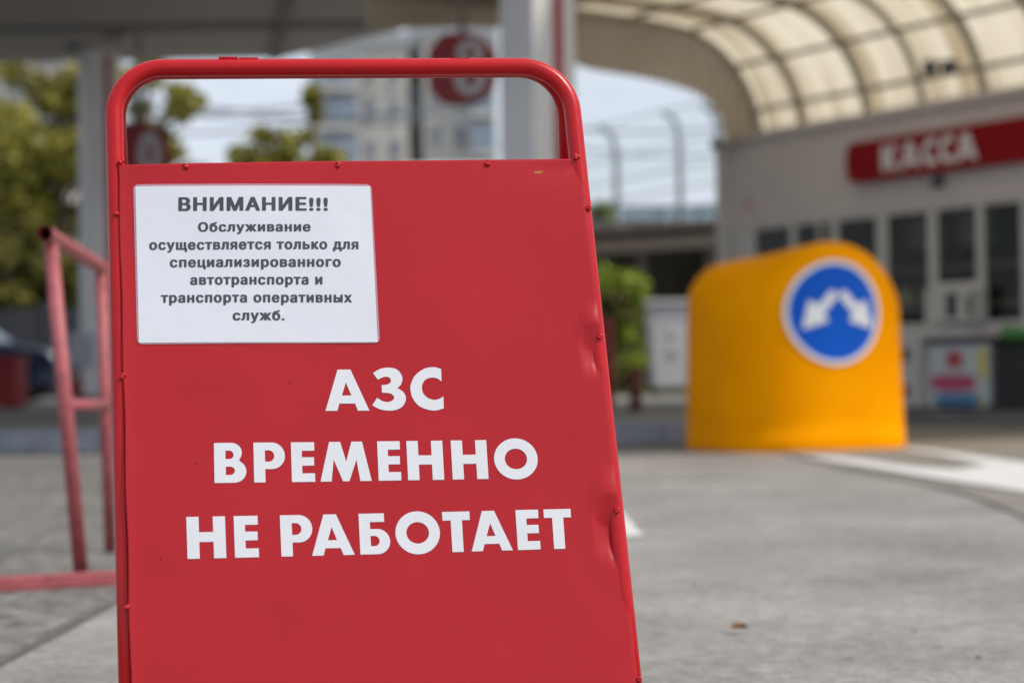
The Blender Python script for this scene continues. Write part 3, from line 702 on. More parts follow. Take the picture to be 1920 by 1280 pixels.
# КАССА sign
KS = root('cash_desk_sign', FB_(.2, 0, 2.48), 'long dark red sign with white letters spelling КАССА on the shop wall', 'sign')
z0, z1 = 2.29, 2.675; t0 = tx(1608); rr = (z1-z0)/2*.62
bm = bmesh.new(); out_ = [(-3.5, z0), (-3.5, z1)]+[(t0-rr+rr*math.sin(R(a)), z1-rr+rr*math.cos(R(a))) for a in range(0, 91, 10)]+[(t0-rr+rr*math.cos(R(a)), z0+rr-rr*math.sin(R(a))) for a in range(0, 91, 10)]
fa = [bm.verts.new(FB_(t, .11, z)) for t, z in out_]; ba = [bm.verts.new(FB_(t, .003, z)) for t, z in out_]
bm.faces.new(fa); bm.faces.new(ba[::-1])
for i in range(len(fa)): bm.faces.new((fa[i], fa[i-1], ba[i-1], ba[i]))
obj('panel', bm, M['signred'], KS)
ta, tb = tx(1676), tx(1857); ws = [gl(c)[0] for c in 'КАССА']; gap = .09; tot = sum(ws)+gap*4; x = 0
bm = bmesh.new()
for ch, wd in zip('КАССА', ws):
    V, F = fill(gl(ch)[1]); vv = [bm.verts.new(FB_(ta+(tb-ta)*(x+v.x)/tot, .116, 2.355+.25*v.y)) for v in V]
    addf(bm, vv, F)
    x += wd+gap
obj('lettering', bm, M['white'], KS)
bm = bmesh.new(); fbox(bm, tx(1772)-.03, tx(1772)+.03, .003, .09, 2.16, 2.26, .01); sphere(bm, FB_(tx(1772), .12, 2.17), (.03, .03, .03), 12, 8)
tag(solo(obj('security_camera', bm, M['greydark']), FB_(tx(1772), 0, 2.2)), 'small grey camera on the wall under the cash desk sign', 'camera')
# things standing along the shop front
def at(px, q): 
    k = (px-960)/FPX; n_ = F0+NO*q; return (n_.x-n_.y*k)/(-U.x+U.y*k)
FZ = root('chest_freezer', FB_(at(1795, .75), .75, .135), 'pale chest freezer with pink and blue patches outside the shop', 'freezer')
ta, tb = at(1742, .95), at(1852, .95)
bm = bmesh.new(); fbox(bm, tb, ta, .45, .95, .17, .70, .02); obj('body', bm, M['pale'], FZ)
bm = bmesh.new(); fbox(bm, tb-.01, ta+.01, .44, .97, .70, .755, .012); obj('lid', bm, M['greydark'], FZ)
for sx in (tb+.05, ta-.05):
    bm = bmesh.new(); fbox(bm, sx-.03, sx+.03, .5, .9, .135, .17); obj('foot', bm, M['black'], FZ)
def decal(t0, t1, z0, z1, c, nm, q=.954):
    bm = bmesh.new(); n = 20; cx, cz = (t0+t1)/2, (z0+z1)/2
    V = [bm.verts.new(FB_(cx+(t1-t0)/2*abs(math.cos(a))**.6*math.copysign(1, math.cos(a)), q, cz+(z1-z0)/2*abs(math.sin(a))**.6*math.copysign(1, math.sin(a)))) for a in [2*math.pi*i/n for i in range(n)]]
    bm.faces.new(V); obj('sticker', bm, mat(nm+' sticker', c, .5), FZ)
W_ = ta-tb
decal(tb+W_*.20, ta-W_*.02, .30, .44, (.48, .06, .16), 'pink'); decal(tb+W_*.42, ta-W_*.30, .50, .64, (.42, .05, .06), 'red', .956)
decal(tb+W_*.10, ta-W_*.08, .18, .28, (.06, .20, .42), 'blue'); decal(tb+W_*.02, tb+W_*.16, .40, .66, (.62, .52, .06), 'yellow'); decal(tb+W_*.06, tb+W_*.18, .19, .25, (.35, .42, .05), 'lime', .956)
AB = root('display_board', FB_(at(1705, .9), .9, .135), 'narrow white display board with dark spots beside the yellow buffer', 'display board')
ta, tb = at(1690, .9), at(1722, .9)
bm = bmesh.new(); fbox(bm, tb, ta, .86, .9, .16, .75, .012); obj('board', bm, M['binwhite'], AB)
for zz in (.62, .3):
    bm = bmesh.new(); sphere(bm, FB_((ta+tb)/2+.02, .905, zz), (.06, .01, .06), 14, 8); obj('spot', bm, M['greydark'] if zz > .5 else mat('dull red spot', (.25, .07, .07), .6), AB)
bm = bmesh.new(); fbox(bm, tb, ta, .8, .96, .135, .16); obj('foot', bm, M['black'], AB)
BKB = root('storage_crate', FB_(at(1895, .8), .8, .135), 'black plastic storage crate right of the chest freezer', 'crate')
ta, tb = at(1862, .95), at(1960, .95)
bm = bmesh.new(); fbox(bm, tb, ta, .45, .95, .135, .66, .025)
for zz in (.25, .4, .55): fbox(bm, tb-.004, ta+.004, .446, .957, zz, zz+.02)
obj('body', bm, M['black'], BKB)
bm = bmesh.new(); fbox(bm, tb-.02, ta+.02, .43, .97, .66, .69, .01); obj('rim', bm, M['black'], BKB)
bm = bmesh.new(); c = FB_(at(1902, .75), .75, .78)
for q in range(7): sphere(bm, c+Vector((rnd.uniform(-.05, .05), rnd.uniform(-.05, .05), rnd.uniform(-.04, .03))), (.075, .075, .06), 12, 8)
tag(solo(obj('plastic_bag', bm, mat('green plastic bag', (.05, .20, .05), .4), smooth=True), FB_(at(1902, .75), .75, .69)), 'bunched green plastic bag on top of the black crate', 'bag')

# ------------------------------------------------------------------ arched translucent roof in front of the shop
VLT = root('arched_canopy', FB_(1.5, 1.5, 2.9), 'arched cream plastic roof on steel ribs in front of the shop', 'arched roof')
prof = cat([(-.22, 2.88), (-.20, 3.10), (-.06, 3.45), (.17, 3.73), (.42, 3.91), (.72, 4.02), (1.2, 4.08), (1.9, 4.11), (2.9, 4.12), (4.4, 4.12)], 6)   # (outward, height)
TN = -6.0; TEND = tx(1404)+.02
bm = bmesh.new(); nseg = 60; g = []
for i in range(nseg+1):
    t = TN+(TEND-TN)*i/nseg; g.append([bm.verts.new(FB_(t, q, z)) for q, z in prof])
for i in range(nseg):
    for j in range(len(prof)-1): bm.faces.new((g[i][j], g[i+1][j], g[i+1][j+1], g[i][j+1]))
obj('roof_sheet', bm, M['poly'], VLT, True)
for t, rw in ((TEND-.04, .05), (tx(1487), .05), (tx(1609), .055), (.62, .03), (tx(1828), .055), (-1.0, .03), (-1.75, .055), (-3.3, .055)):
    bm = bmesh.new(); A = []
    for i, (q, z) in enumerate(prof):
        q0, z0 = prof[max(0, i-1)]; q1, z1 = prof[min(len(prof)-1, i+1)]; d = Vector((q1-q0, z1-z0)).normalized(); nn = Vector((d.y, -d.x))
        A.append([bm.verts.new(FB_(t+s, q+nn.x*o, z+nn.y*o)) for s, o in ((-rw/2, .012), (rw/2, .012), (rw/2, .085), (-rw/2, .085))])
    for i in range(len(A)-1):
        for k in range(4): bm.faces.new((A[i][k], A[i][(k+1) % 4], A[i+1][(k+1) % 4], A[i+1][k]))
    obj('rib', bm, M['rib'], VLT)
for q, z in ((-.145, 3.22), (.13, 3.66), (.74, 3.985), (1.5, 4.05), (2.35, 4.07), (3.3, 4.07)):
    bm = bmesh.new(); tube(bm, [FB_(TN, q, z), FB_(TEND, q, z)], .026, 8); obj('purlin', bm, M['rib'], VLT)
# corrugated end sheet closing the far end, cut to a flat arch below
lowc = cat([(.20, 2.86), (.27, 3.02), (.36, 3.20), (.54, 3.34), (.85, 3.42), (1.3, 3.48), (1.95, 3.53), (2.2, 3.62), (2.6, 3.78), (2.9, 3.86), (4.4, 3.74)], 8)
def low(q):
    for (a, za), (b, zb) in zip(lowc, lowc[1:]):
        if a <= q <= b: return za+(zb-za)*(q-a)/max(1e-6, b-a)
    return lowc[0][1]
def topq(q):
    for (a, za), (b, zb) in zip(prof, prof[1:]):
        if a <= q <= b: return za+(zb-za)*(q-a)/max(1e-6, b-a)
    return 4.12
bm = bmesh.new(); n = 420; pa = []; 
for i in range(n+1):
    q = -.21+(4.4+.21)*i/n; lo = 2.87 if q < .20 else low(q); hi = max(lo+.01, topq(q)-.005)
    o = .022*math.sin(q*2*math.pi/.115)
    pa.append([bm.verts.new(FB_(TEND+.03+o, q, lo+(hi-lo)*k/3)) for k in range(4)])
for i in range(n):
    for k in range(3): bm.faces.new((pa[i][k], pa[i+1][k], pa[i+1][k+1], pa[i][k+1]))
obj('end_sheet', bm, M['fascia'], VLT, True)

def floodlight(p, label, s=1.0, twin=False, drop=.12):
    r_ = root('floodlight', p, label, 'floodlight', 'black floodlights under the roofs')
    bm = bmesh.new(); tube(bm, [p, p-Vector((0, 0, drop*s))], .012*s, 8); obj('bracket', bm, M['black'], r_)
    for sx in ((-1, 1) if twin else (0,)):
        bm = bmesh.new(); Mx = Matrix.Translation(p+Vector((sx*.085*s, 0, -drop*s-.02))) @ Matrix.Rotation(R(35), 4, 'X') @ Matrix.Rotation(R(sx*20), 4, 'Z')
        box(bm, (0, 0, 0), (.125*s, .07*s, .12*s), Mx, .012*s)
        for kz in (-.04, 0, .04): box(bm, (0, .045*s, kz*s), (.11*s, .03*s, .008*s), Mx)
        hd = obj('lamp_head', bm, M['black'], r_)
        bm = bmesh.new(); box(bm, (0, -.037*s, 0), (.1*s, .006, .095*s), Mx); obj('lens', bm, M['hazewin'], hd)
    return r_
floodlight(P(1762, 112, 17.2), 'black twin floodlight hanging below the arched roof above the shop', 1.0, True, .05)
floodlight(P(1342, 262, 20.6), 'small black floodlight at the foot of the corrugated roof end', .8, False, .04)

# ------------------------------------------------------------------ fuel station canopy with two columns
CH = 5.0
CAN = root('station_canopy', Vector((-2, 20, 0)), 'flat grey fuel station canopy carried by two square white columns', 'canopy')
poly = [(-17, 12.0), (-17, 28.2), (-3.2, 28.0), (-.13, 24.2), (.95, 22.9), (.95, 12.0)]
bm = bmesh.new(); slab(bm, [(x, y, CH+.55) for x, y in poly[::-1]], .55); obj('soffit', bm, M['soffit'], CAN)
for (a, b) in (((-17, 25.2), (-1.0, 25.2)), ((-8.6, 28.0), (-3.4, 12.2)), ((-3.3, 27.8), (-.8, 12.2)), ((-12.5, 28), (-9, 12.2)), ((-17, 21.5), (.8, 21.5))):
    a, b = Vector((*a, 0)), Vector((*b, 0)); d = b-a; bm = bmesh.new()
    Mx = Matrix.Translation((a+b)/2+Vector((0, 0, CH-.035))) @ Matrix.Rotation(math.atan2(d.y, d.x), 4, 'Z'); box(bm, (0, 0, 0), (d.length, .16, .065), Mx); obj('seam', bm, M['seam'], CAN)
def column(c, side, rot):
    bm = bmesh.new(); Mx = Matrix.Translation((c.x, c.y, 0)) @ Matrix.Rotation(rot, 4, 'Z'); box(bm, (0, 0, (CH+PZ)/2), (side, side, CH-PZ-.01), Mx, .035)
    o = obj('column', bm, M['column'], CAN)
    bm = bmesh.new(); box(bm, (-side/2+side*.57, -side/2-.004, (CH+PZ)/2), (side*.22, .006, CH-PZ-.2), Mx); obj('stripe', bm, M['stripe'], o)
    bm = bmesh.new(); box(bm, (0, 0, PZ+.06), (side+.03, side+.03, .12), Mx, .01); obj('plinth', bm, M['seam'], o)
C1 = P(1016, 640, 15.3); C2 = P(190, 640, 27.0)
column(C1, .43, R(38)); column(C2, .43, R(38))
floodlight(P(212, 15, 25.6), 'large black floodlight beside the left canopy column', 2.2, False, .10)
floodlight(P(135, 70, 26.5), 'small black floodlight left of the left canopy column', 1.2, False, .08)
# pump number signs
def numsign(cx, cy, Y, w_, h_, num, label, yaw, show):
    c = P(cx, cy, Y); r_ = root('pump_number_sign', c, label, 'number sign', 'red pump number signs under the canopy')
    Mx = Matrix.Translation(c) @ Matrix.Rotation(yaw, 4, 'Z')
    bm = bmesh.new(); rr = h_*.42; pts = [(-w_/2, -h_*.28), (-w_/2+h_*.2, -h_/2)]+[(w_/2-rr+rr*math.cos(a), -h_/2+rr+rr*math.sin(a)) for a in [R(-90+9*i) for i in range(11)]]+[(w_/2-rr+rr*math.cos(a), h_/2-rr+rr*math.sin(a)) for a in [R(9*i) for i in range(11)]]+[(-w_/2+h_*.22, h_/2), (-w_/2, h_*.28)]
    f_ = [bm.verts.new(Mx @ Vector((x, -.09, z))) for x, z in pts]; b_ = [bm.verts.new(Mx @ Vector((x, .09, z))) for x, z in pts]
    bm.faces.new(f_); bm.faces.new(b_[::-1])
    for i in range(len(pts)): bm.faces.new((f_[i], f_[i-1], b_[i-1], b_[i]))
    obj('panel', bm, M['pumpred'], r_)
    nx = w_*.16
    if num == '8': polys = [arc(nx, h_*.20, h_*.20, h_*.20, 0, 360, 28)[:-1], arc(nx, h_*.19, h_*.075, h_*.085, 0, 360, 18)[:-1]], [arc(nx, -h_*.17, h_*.235, h_*.235, 0, 360, 28)[:-1], arc(nx, -h_*.17, h_*.085, h_*.10, 0, 360, 18)[:-1]]
    else: polys = ([arc(nx, 0, h_*.19, h_*.36, 0, 360, 36)[:-1], arc(nx, 0, h_*.05, h_*.19, 0, 360, 24)[:-1]],)
    bm = bmesh.new()
    for k, pl in enumerate(polys):
        V, F = fill(pl); vv = [bm.verts.new(Mx @ Vector((v.x, -.096-.002*k, v.y))) for v in V]
        addf(bm, vv, F)
    obj('numeral', bm, M['pumpgrey'], r_)
    bm = bmesh.new(); tube(bm, [c+Vector((0, 0, h_/2)), Vector((c.x, c.y, CH))], .03, 8); obj('hanger', bm, M['seam'], r_)
numsign(868, 130, 17.5, .58, .62, '8', 'red hanging sign with a grey numeral 8 beside the centre column', R(-14), 8)
numsign(262, 290, 25.5, .78, .80, '0', 'red hanging sign with a grey oval numeral right of the left column', R(10), 0)

# ------------------------------------------------------------------ things under the canopy at left
def gz(px, Y, z): return Vector((P(px, 700, Y).x, Y, z))
YB = 24.0; xr = P(41, 700, YB).x
RB = root('sand_box', Vector((xr-.45, YB, PZ)), 'red metal sand box standing on the pavement at the left edge', 'sand box')
bm = bmesh.new(); box(bm, (xr-.45, YB, PZ+.29), (.9, .6, .54), None, .02); obj('body', bm, M['boxred'], RB)
bm = bmesh.new(); box(bm, (xr-.45, YB-.01, PZ+.60), (.94, .66, .07), Matrix.Translation((0, 0, 0)), .015); obj('lid', bm, M['boxred'], RB)
for s in (-1, 1):
    bm = bmesh.new(); box(bm, (xr-.45+s*.36, YB, PZ+.012), (.08, .5, .024)); obj('foot', bm, M['black'], RB)
bm = bmesh.new(); c = C2+Vector((-.16, -.42, 0)); box(bm, (c.x, c.y, .88), (.36, .18, .46), None, .03); box(bm, (c.x, c.y-.095, .90), (.24, .02, .3), None, .005)
tag(solo(obj('wall_box', bm, M['pale']), (c.x, c.y, .65)), 'pale blue grey box fixed on the left canopy column', 'utility box')
FE = root('fire_extinguisher', gz(146, 26.3, PZ), 'dark red fire extinguisher standing at the left canopy column', 'fire extinguisher')
c = FE.location; bm = bmesh.new(); tube(bm, [c, c+Vector((0, 0, .36))], .065, 18); sphere(bm, c+Vector((0, 0, .36)), (.065, .065, .05)); obj('cylinder', bm, M['boxred'], FE, True)
bm = bmesh.new(); tube(bm, [c+Vector((0, 0, .4)), c+Vector((0, 0, .46))], .02, 10); box(bm, c+Vector((-.04, 0, .47)), (.12, .02, .02)); obj('valve', bm, M['black'], FE)
# parked dark blue car
CAR = root('parked_car', gz(-60, 30.5, PZ), 'dark blue car parked beyond the red sand box', 'car')
x1 = P(124, 700, 30.5).x; Lc = 4.2
prof_c = [(0, .28), (0, .62), (.12, .78), (.95, .90), (1.55, 1.33), (2.0, 1.42), (2.9, 1.40), (3.55, 1.05), (4.1, .98), (4.2, .70), (4.2, .28)]
def carv(s, w, z): return Vector((x1-s, 30.5+w, PZ+z))
bm = bmesh.new(); sect = []
for wy, k in ((-.82, .93), (-.86, .985), (-.6, 1.0), (0, 1.015), (.6, 1.0), (.86, .985), (.82, .93)):
    sect.append([bm.verts.new(carv(s, wy*(1 if z < .95 else .80+.0*z), .28+(z-.28)*k)) for s, z in prof_c])
for A, B in zip(sect, sect[1:]):
    for i in range(len(A)-1): bm.faces.new((A[i], A[i+1], B[i+1], B[i]))
    bm.faces.new((A[-1], A[0], B[0], B[-1]))
bm.faces.new(sect[0]); bm.faces.new(sect[-1][::-1])
body = obj('body', bm, M['carblue'], CAR, True)
for a_, b_ in ((1.12, 1.95), (2.03, 2.85)):
    bm = bmesh.new(); q = [(a_+.02, .93), (b_, .93), (b_-(.0 if b_ < 2 else .0), 1.30), (a_+(.42 if a_ < 1.5 else .02), 1.30)]
    f_ = [bm.verts.new(carv(s, -.80+(.1 if z > 1 else -.05), z)) for s, z in q]; bm.faces.new(f_); obj('side_window', bm, M['farglass'], CAR)
bm = bmesh.new(); bm.faces.new([bm.verts.new(carv(s, w_, z)) for s, w_, z in ((.97, -.62, .935), (1.5, -.55, 1.32), (1.5, .55, 1.32), (.97, .62, .935))]); obj('windscreen', bm, M['farglass'], CAR)
for s in (.75, 3.35):
    for wy in (-.80, .80):
        bm = bmesh.new(); tube(bm, [carv(s, wy-.09, .31), carv(s, wy+.09, .31)], .31, 24); wh = obj('wheel', bm, M['tyre'], CAR)
        bm = bmesh.new(); tube(bm, [carv(s, wy-.095, .31), carv(s, wy+.095, .31)], .19, 20); obj('rim', bm, M['steel'], wh)
for wy in (-.6, .6):
    bm = bmesh.new(); sphere(bm, carv(.06, wy, .66), (.1, .16, .07)); obj('headlight', bm, M['pale'], CAR, True)
# dark fence far left
bm = bmesh.new()
for i in range(14): box(bm, (-25.5+i*2.0, 36, .95), (1.97, .12, 1.6), None, .01); box(bm, (-26.5+i*2.0, 36.02, 1.0), (.16, .2, 1.75), None, .01)
tag(solo(obj('panel_fence', bm, M['greydark']), (-8, 36, .1)), 'dark grey concrete panel fence below the left trees', 'fence')

# ------------------------------------------------------------------ between the board and the shop
# white wheeled bin
yb = 26.5; WB = root('wheeled_bin', gz(1262, yb, PZ), 'white plastic wheeled bin beside the yellow buffer', 'bin')
sc_ = yb/FPX; xl, xr = P(1218, 700, yb).x, P(1312, 700, yb).x; c = WB.location
bm = bmesh.new(); vs_ = box(bm, (0, 0, .66), (xr-xl, .62, 1.1))
for v in vs_:
    if v.co.z < .6: v.co.x *= .84; v.co.y *= .8
bmesh.ops.bevel(bm, geom=list(bm.edges), offset=.03, segments=2, affect='EDGES'); bmesh.ops.translate(bm, vec=c, verts=bm.verts)
for zz in (.62, .85): box(bm, c+Vector((0, -.29, zz)), (.12, .03, .1), None, .008)
obj('body', bm, M['binwhite'], WB)
bm = bmesh.new(); box(bm, c+Vector((0, -.01, 1.245)), (xr-xl+.06, .70, .06), None, .02); obj('lid', bm, M['binwhite'], WB)
for s in (-1, 1):
    bm = bmesh.new(); tube(bm, [c+Vector((s*.22-.03, .2, .08)), c+Vector((s*.22+.03, .2, .08))], .08, 16); obj('wheel', bm, M['tyre'], WB)
# dark red post and barrel
PO = gz(1191, 17.6, PZ); bm = bmesh.new(); tube(bm, [PO, PO+Vector((0, 0, .04))], .075, 16); tube(bm, [PO+Vector((0, 0, .04)), PO+Vector((0, 0, .36))], .05, 16); sphere(bm, PO+Vector((0, 0, .36)), (.05, .05, .03))
tag(solo(obj('bollard', bm, M['rust'], smooth=True), PO), 'short rusty red bollard on the pavement between board and white bin', 'bollard')
yb = 19.5; xr = P(1151, 640, yb).x; c = Vector((xr-.29, yb, PZ)); BA = root('oil_drum', c, 'red steel drum half hidden behind the board edge', 'drum')
bm = bmesh.new()
prof_d = [(0, 0), (.28, 0), (.29, .02), (.285, .05), (.285, .27), (.295, .29), (.285, .31), (.285, .55), (.295, .57), (.285, .59), (.285, .83), (.29, .86), (.27, .87), (.26, .85), (0, .85)]
rg = [[bm.verts.new(c+Vector((max(r, .001)*math.cos(2*math.pi*k/28), max(r, .001)*math.sin(2*math.pi*k/28), z))) for k in range(28)] for r, z in prof_d]
for A, B in zip(rg, rg[1:]):
    for k in range(28): bm.faces.new((A[k], A[(k+1) % 28], B[(k+1) % 28], B[k]))
obj('barrel', bm, mat('red drum paint', (.33, .02, .03), .5), BA, True)
bm = bmesh.new(); tube(bm, [c+Vector((.1, -.1, .852)), c+Vector((.1, -.1, .872))], .03, 12); obj('cap', bm, M['black'], BA)
# lean-to shed
yS = 30.0; SH = root('lean_to_shed', gz(1230, yS, PZ), 'brown timber lean-to shed with a dark open front behind the white bin', 'shed')
def sx(px): return P(px, 640, yS).x
bm = bmesh.new(); zt = .55+226*yS/FPX; xm = (sx(1060)+sx(1352))/2; Ls = sx(1352)-sx(1060)
Mx = Matrix.Translation((xm, yS+1.2, zt+.16)) @ Matrix.Rotation(R(-2.6), 4, 'Y') @ Matrix.Rotation(R(-5), 4, 'X'); box(bm, (0, 0, 0), (Ls+.3, 2.7, .10), Mx)
obj('roof', bm, M['timber'], SH)
bm = bmesh.new(); Mx = Matrix.Translation((xm, yS-.18, zt)) @ Matrix.Rotation(R(-2.6), 4, 'Y'); box(bm, (0, 0, 0), (Ls+.3, .08, .2), Mx); obj('beam', bm, M['timber'], SH)
for px in (1070, 1205, 1336):
    bm = bmesh.new(); box(bm, (sx(px), yS, (zt-.1+PZ)/2), (.13, .13, zt-.1-PZ)); obj('post', bm, M['timber'], SH)
bm = bmesh.new(); box(bm, (xm, yS+2.2, zt/2+.1), (Ls, .08, zt+.0)); box(bm, (sx(1352)+.1, yS+1.1, zt/2+.05), (.08, 2.1, zt)); obj('wall', bm, M['brick'], SH)
bm = bmesh.new(); box(bm, (xm, yS-.05, .70), (Ls, .14, .16)); obj('rail', bm, M['timber'], SH)
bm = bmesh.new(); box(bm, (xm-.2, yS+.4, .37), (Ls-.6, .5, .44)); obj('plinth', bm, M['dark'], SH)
floodlight(P(1351, 452, 29.4), 'black floodlight on the corner of the timber shed', 1.1, False, .03)
# low grey buildings and roofs beyond
def hall(name, label, px0, px1, ytop, Y, depth, mw, mr, rise=.8, cat_='building', wins=0):
    x0, x1 = P(px0, 640, Y).x, P(px1, 640, Y).x; zt = P((px0+px1)/2, ytop, Y).z; r_ = root(name, Vector(((x0+x1)/2, Y, 0)), label, cat_)
    bm = bmesh.new(); box(bm, ((x0+x1)/2, Y+depth/2, (zt-rise)/2), (x1-x0, depth, zt-rise)); o = obj('wall', bm, mw, r_)
    bm = bmesh.new(); e = .4; z0 = zt-rise+.004
    q = [(x0-e, Y-e, z0), (x1+e, Y-e, z0), (x1+e, Y+depth+e, z0), (x0-e, Y+depth+e, z0), (x0-e, Y+depth/2, zt), (x1+e, Y+depth/2, zt)]
    v = [bm.verts.new(p) for p in q]
    for f in ((0, 1, 5, 4), (2, 3, 4, 5), (0, 4, 3), (1, 2, 5), (3, 2, 1, 0)): bm.faces.new([v[i] for i in f])
    obj('roof', bm, mr, r_)
    for i in range(wins):
        f = (i+.5)/wins; bm = bmesh.new(); cx = x0+(x1-x0)*f; box(bm, (cx, Y-.02, (zt-rise)*.68), ((x1-x0)/wins*.5, .08, (zt-rise)*.28)); obj('window', bm, M['hazewin'], r_)
    return r_
hall('workshop_building', 'long grey workshop with a blue grey roof behind the mesh fence', 1040, 1420, 362, 62, 10, M['greyb'], M['roofblue'], 1.0, wins=7)
hall('garage_block', 'low dark garage with a grey roof in front of the workshop', 1030, 1345, 402, 46, 6, M['brick'], M['roofgrey'], .55, 'garage', wins=3)
hall('site_cabin', 'small cream cabin in front of the dark garage', 1203, 1258, 414, 44, 3, M['beige'], M['roofgrey'], .2, 'cabin', wins=1)
hall('kiosk_building', 'small white roofed kiosk seen between the board and the centre column', 775, 905, 291, 70, 6, M['greyb'], M['binwhite'], .7, 'kiosk')
RL = root('metal_railing', gz(1200, 40, 0), 'dark metal railing above the timber shed roof', 'railing')
ra_, rb_ = P(1010, 388, 40), P(1360, 392, 40)
for dz in (0, -.28, -.56):
    bm = bmesh.new(); tube(bm, [ra_+Vector((0, 0, dz)), rb_+Vector((0, 0, dz))], .035, 8); obj('rail', bm, M['greydark'], RL)
for k in range(15):
    p = ra_.lerp(rb_, k/14); bm = bmesh.new(); tube(bm, [Vector((p.x, p.y, .01)), p], .05 if k % 3 == 0 else .028, 8); obj('post', bm, M['greydark'], RL)
# fence posts with cranked tops and wires
FN = root('security_fence', gz(1200, 36, 0), 'grey mesh fence with cranked posts and barbed wire', 'fence')
tops = []
for px, yt, Y in ((1031, 262, 34.5), (1156, 236, 35.5), (1274, 208, 36.5), (1348, 196, 37.2)):
    p = P(px, yt+60, Y); bs = Vector((p.x, p.y, 0.02)); k1 = P(px-2, yt+42, Y); k2 = P(px-8, yt+16, Y); k3 = P(px-30, yt, Y)
    bm = bmesh.new(); tube(bm, [bs, p, k1, k2, k3], .062, 10); obj('post', bm, M['steel'], FN, True); tops.append((bs, p, k3))
for k in range(9):
    bm = bmesh.new(); f = [.42, .50, .58, .66, .74, .82, .90, 1.0, None][k]
    pts = [(b.lerp(p, f) if f is not None else t) for b, p, t in tops]
    pts = [pts[0]-(pts[1]-pts[0])*1.5]+pts+[pts[-1]+(pts[-1]-pts[-2])*1.0]
    tube(bm, pts, .014, 6); obj('wire', bm, M['wire'], FN)
# power lines
for i, (a, b, sag) in enumerate((((-400, 95), (900, 205), 1.2), ((-400, 140), (900, 150), 1.4), ((-400, 30), (900, 235), 1.0), ((-400, 205), (900, 178), 1.3), ((1000, 232), (1600, 190), .5), ((1000, 262), (1600, 240), .6))):
    A, B = P(*a, 75 if i < 4 else 55), P(*b, 75 if i < 4 else 55); bm = bmesh.new()
    tube(bm, [A.lerp(B, k/16)-Vector((0, 0, sag*4*(k/16)*(1-k/16))) for k in range(17)], .05 if i < 4 else .03, 6)
    tag(solo(obj('power_cable', bm, M['wire']), A), 'thin dark overhead power cable against the pale sky', 'cable', 'overhead power cables')

# ------------------------------------------------------------------ trees and shrubs
def leaves(bm, blobs, n, size):
    tot = sum(b[1]**2 for b in blobs)
    for c, r, sq in blobs:
        for _ in range(int(n*r*r/tot)):
            d = Vector((rnd.gauss(0, 1), rnd.gauss(0, 1), rnd.gauss(0, 1))).normalized()*r*(rnd.random()**.42)
            d.z *= sq; p = c+d; s = size*rnd.uniform(.6, 1.4)
            a = Vector((rnd.gauss(0, 1), rnd.gauss(0, 1), rnd.gauss(0, .7))).normalized(); b = a.orthogonal().normalized()
            b = (b*math.cos(1)+a.cross(b)*rnd.uniform(-1, 1)).normalized()
            q = [p-a*s, p+b*s*.55, p+a*s, p-b*s*.55]; bm.faces.new([bm.verts.new(x) for x in q])
def tree(name, label, cat_, base, h, rad, lo, mleaf, n=4200, size=.13, nb=16, group=None, slim=1.0):
    r_ = root(name, base, label, cat_, group)
    bm = bmesh.new(); lean = Vector((rnd.uniform(-.06, .06), rnd.uniform(-.06, .06), 1))
    top = base+lean*h*.8; tube(bm, [base.lerp(top, k/6)+Vector((rnd.uniform(-.04, .04), rnd.uniform(-.04, .04), 0))*(k > 0)*h*.1 for k in range(7)], max(.03, h*.025), 8, r1=max(.012, h*.006))
    blobs = []
    for i in range(nb):
        f = rnd.uniform(lo, 1.0); an = rnd.uniform(0, 2*math.pi); rr = rad*math.sqrt(rnd.random())*(1.05-.55*abs(f-.55)*2*.8)*slim
        c = base+Vector((math.cos(an)*rr, math.sin(an)*rr, h*f-.12*h*(rr/rad if rad else 0)))
        s0 = base.lerp(top, max(.15, min(.95, f*.8))); mid = s0.lerp(c, .5)+Vector((0, 0, .06*h)); tube(bm, [s0, mid, c], max(.012, h*.008), 5, r1=.006)
        blobs.append((c, rad*rnd.uniform(.26, .46), rnd.uniform(.6, .9)))
    obj('trunk', bm, M['bark'], r_, True)
    bm = bmesh.new(); leaves(bm, blobs, n, size); obj('crown', bm, mleaf, r_, recalc=False)
    return r_
def tb(px, Y): p = P(px, 640, Y); return Vector((p.x, Y, 0))
GR = 'trees beyond the station'
tree('tree', 'tall yellow green tree seen left of the left canopy column', 'tree', tb(95, 42), 8.0, 1.8, .36, M['leafy'], 5200, .13, 20, GR)
tree('tree', 'dark olive tree at the left edge of the view', 'tree', tb(10, 40), 4.6, 1.6, .3, M['leafd'], 5200, .13, 20, GR)
tree('tree', 'olive tree low behind the red stand and left column', 'tree', tb(150, 44), 4.4, 1.5, .3, M['leafd'], 4600, .13, 18, GR)
tree('tree', 'loose yellow green tree behind the hanging oval numeral sign', 'tree', tb(290, 50), 8.9, 1.35, .50, M['leafy'], 4600, .12, 24, GR)
tree('tree', 'tall pale tree partly cut off at the left edge of the view', 'tree', tb(-70, 46), 8.0, 1.9, .4, M['leafy'], 4200, .14, 18, GR)
tree('tree', 'rounded bushy tree top seen in the middle of the handle opening', 'tree', tb(545, 60), 8.5, 1.7, .5, M['leafy'], 6400, .14, 30, GR)
tree('tree', 'slim tree tip in front of the blue glazed tower', 'tree', tb(590, 58), 9.3, .6, .55, M['leafy'], 1500, .14, 9, GR)
tree('tree', 'low yellowish tree top right of the loose tree in the handle opening', 'tree', tb(475, 62), 7.9, 1.7, .5, M['leafy'], 5200, .14, 30, GR)
tree('tree', 'green tree just right of the board edge behind the fence', 'tree', tb(1105, 44), 4.7, .85, .35, M['leafb'], 2600, .11, 12, GR)
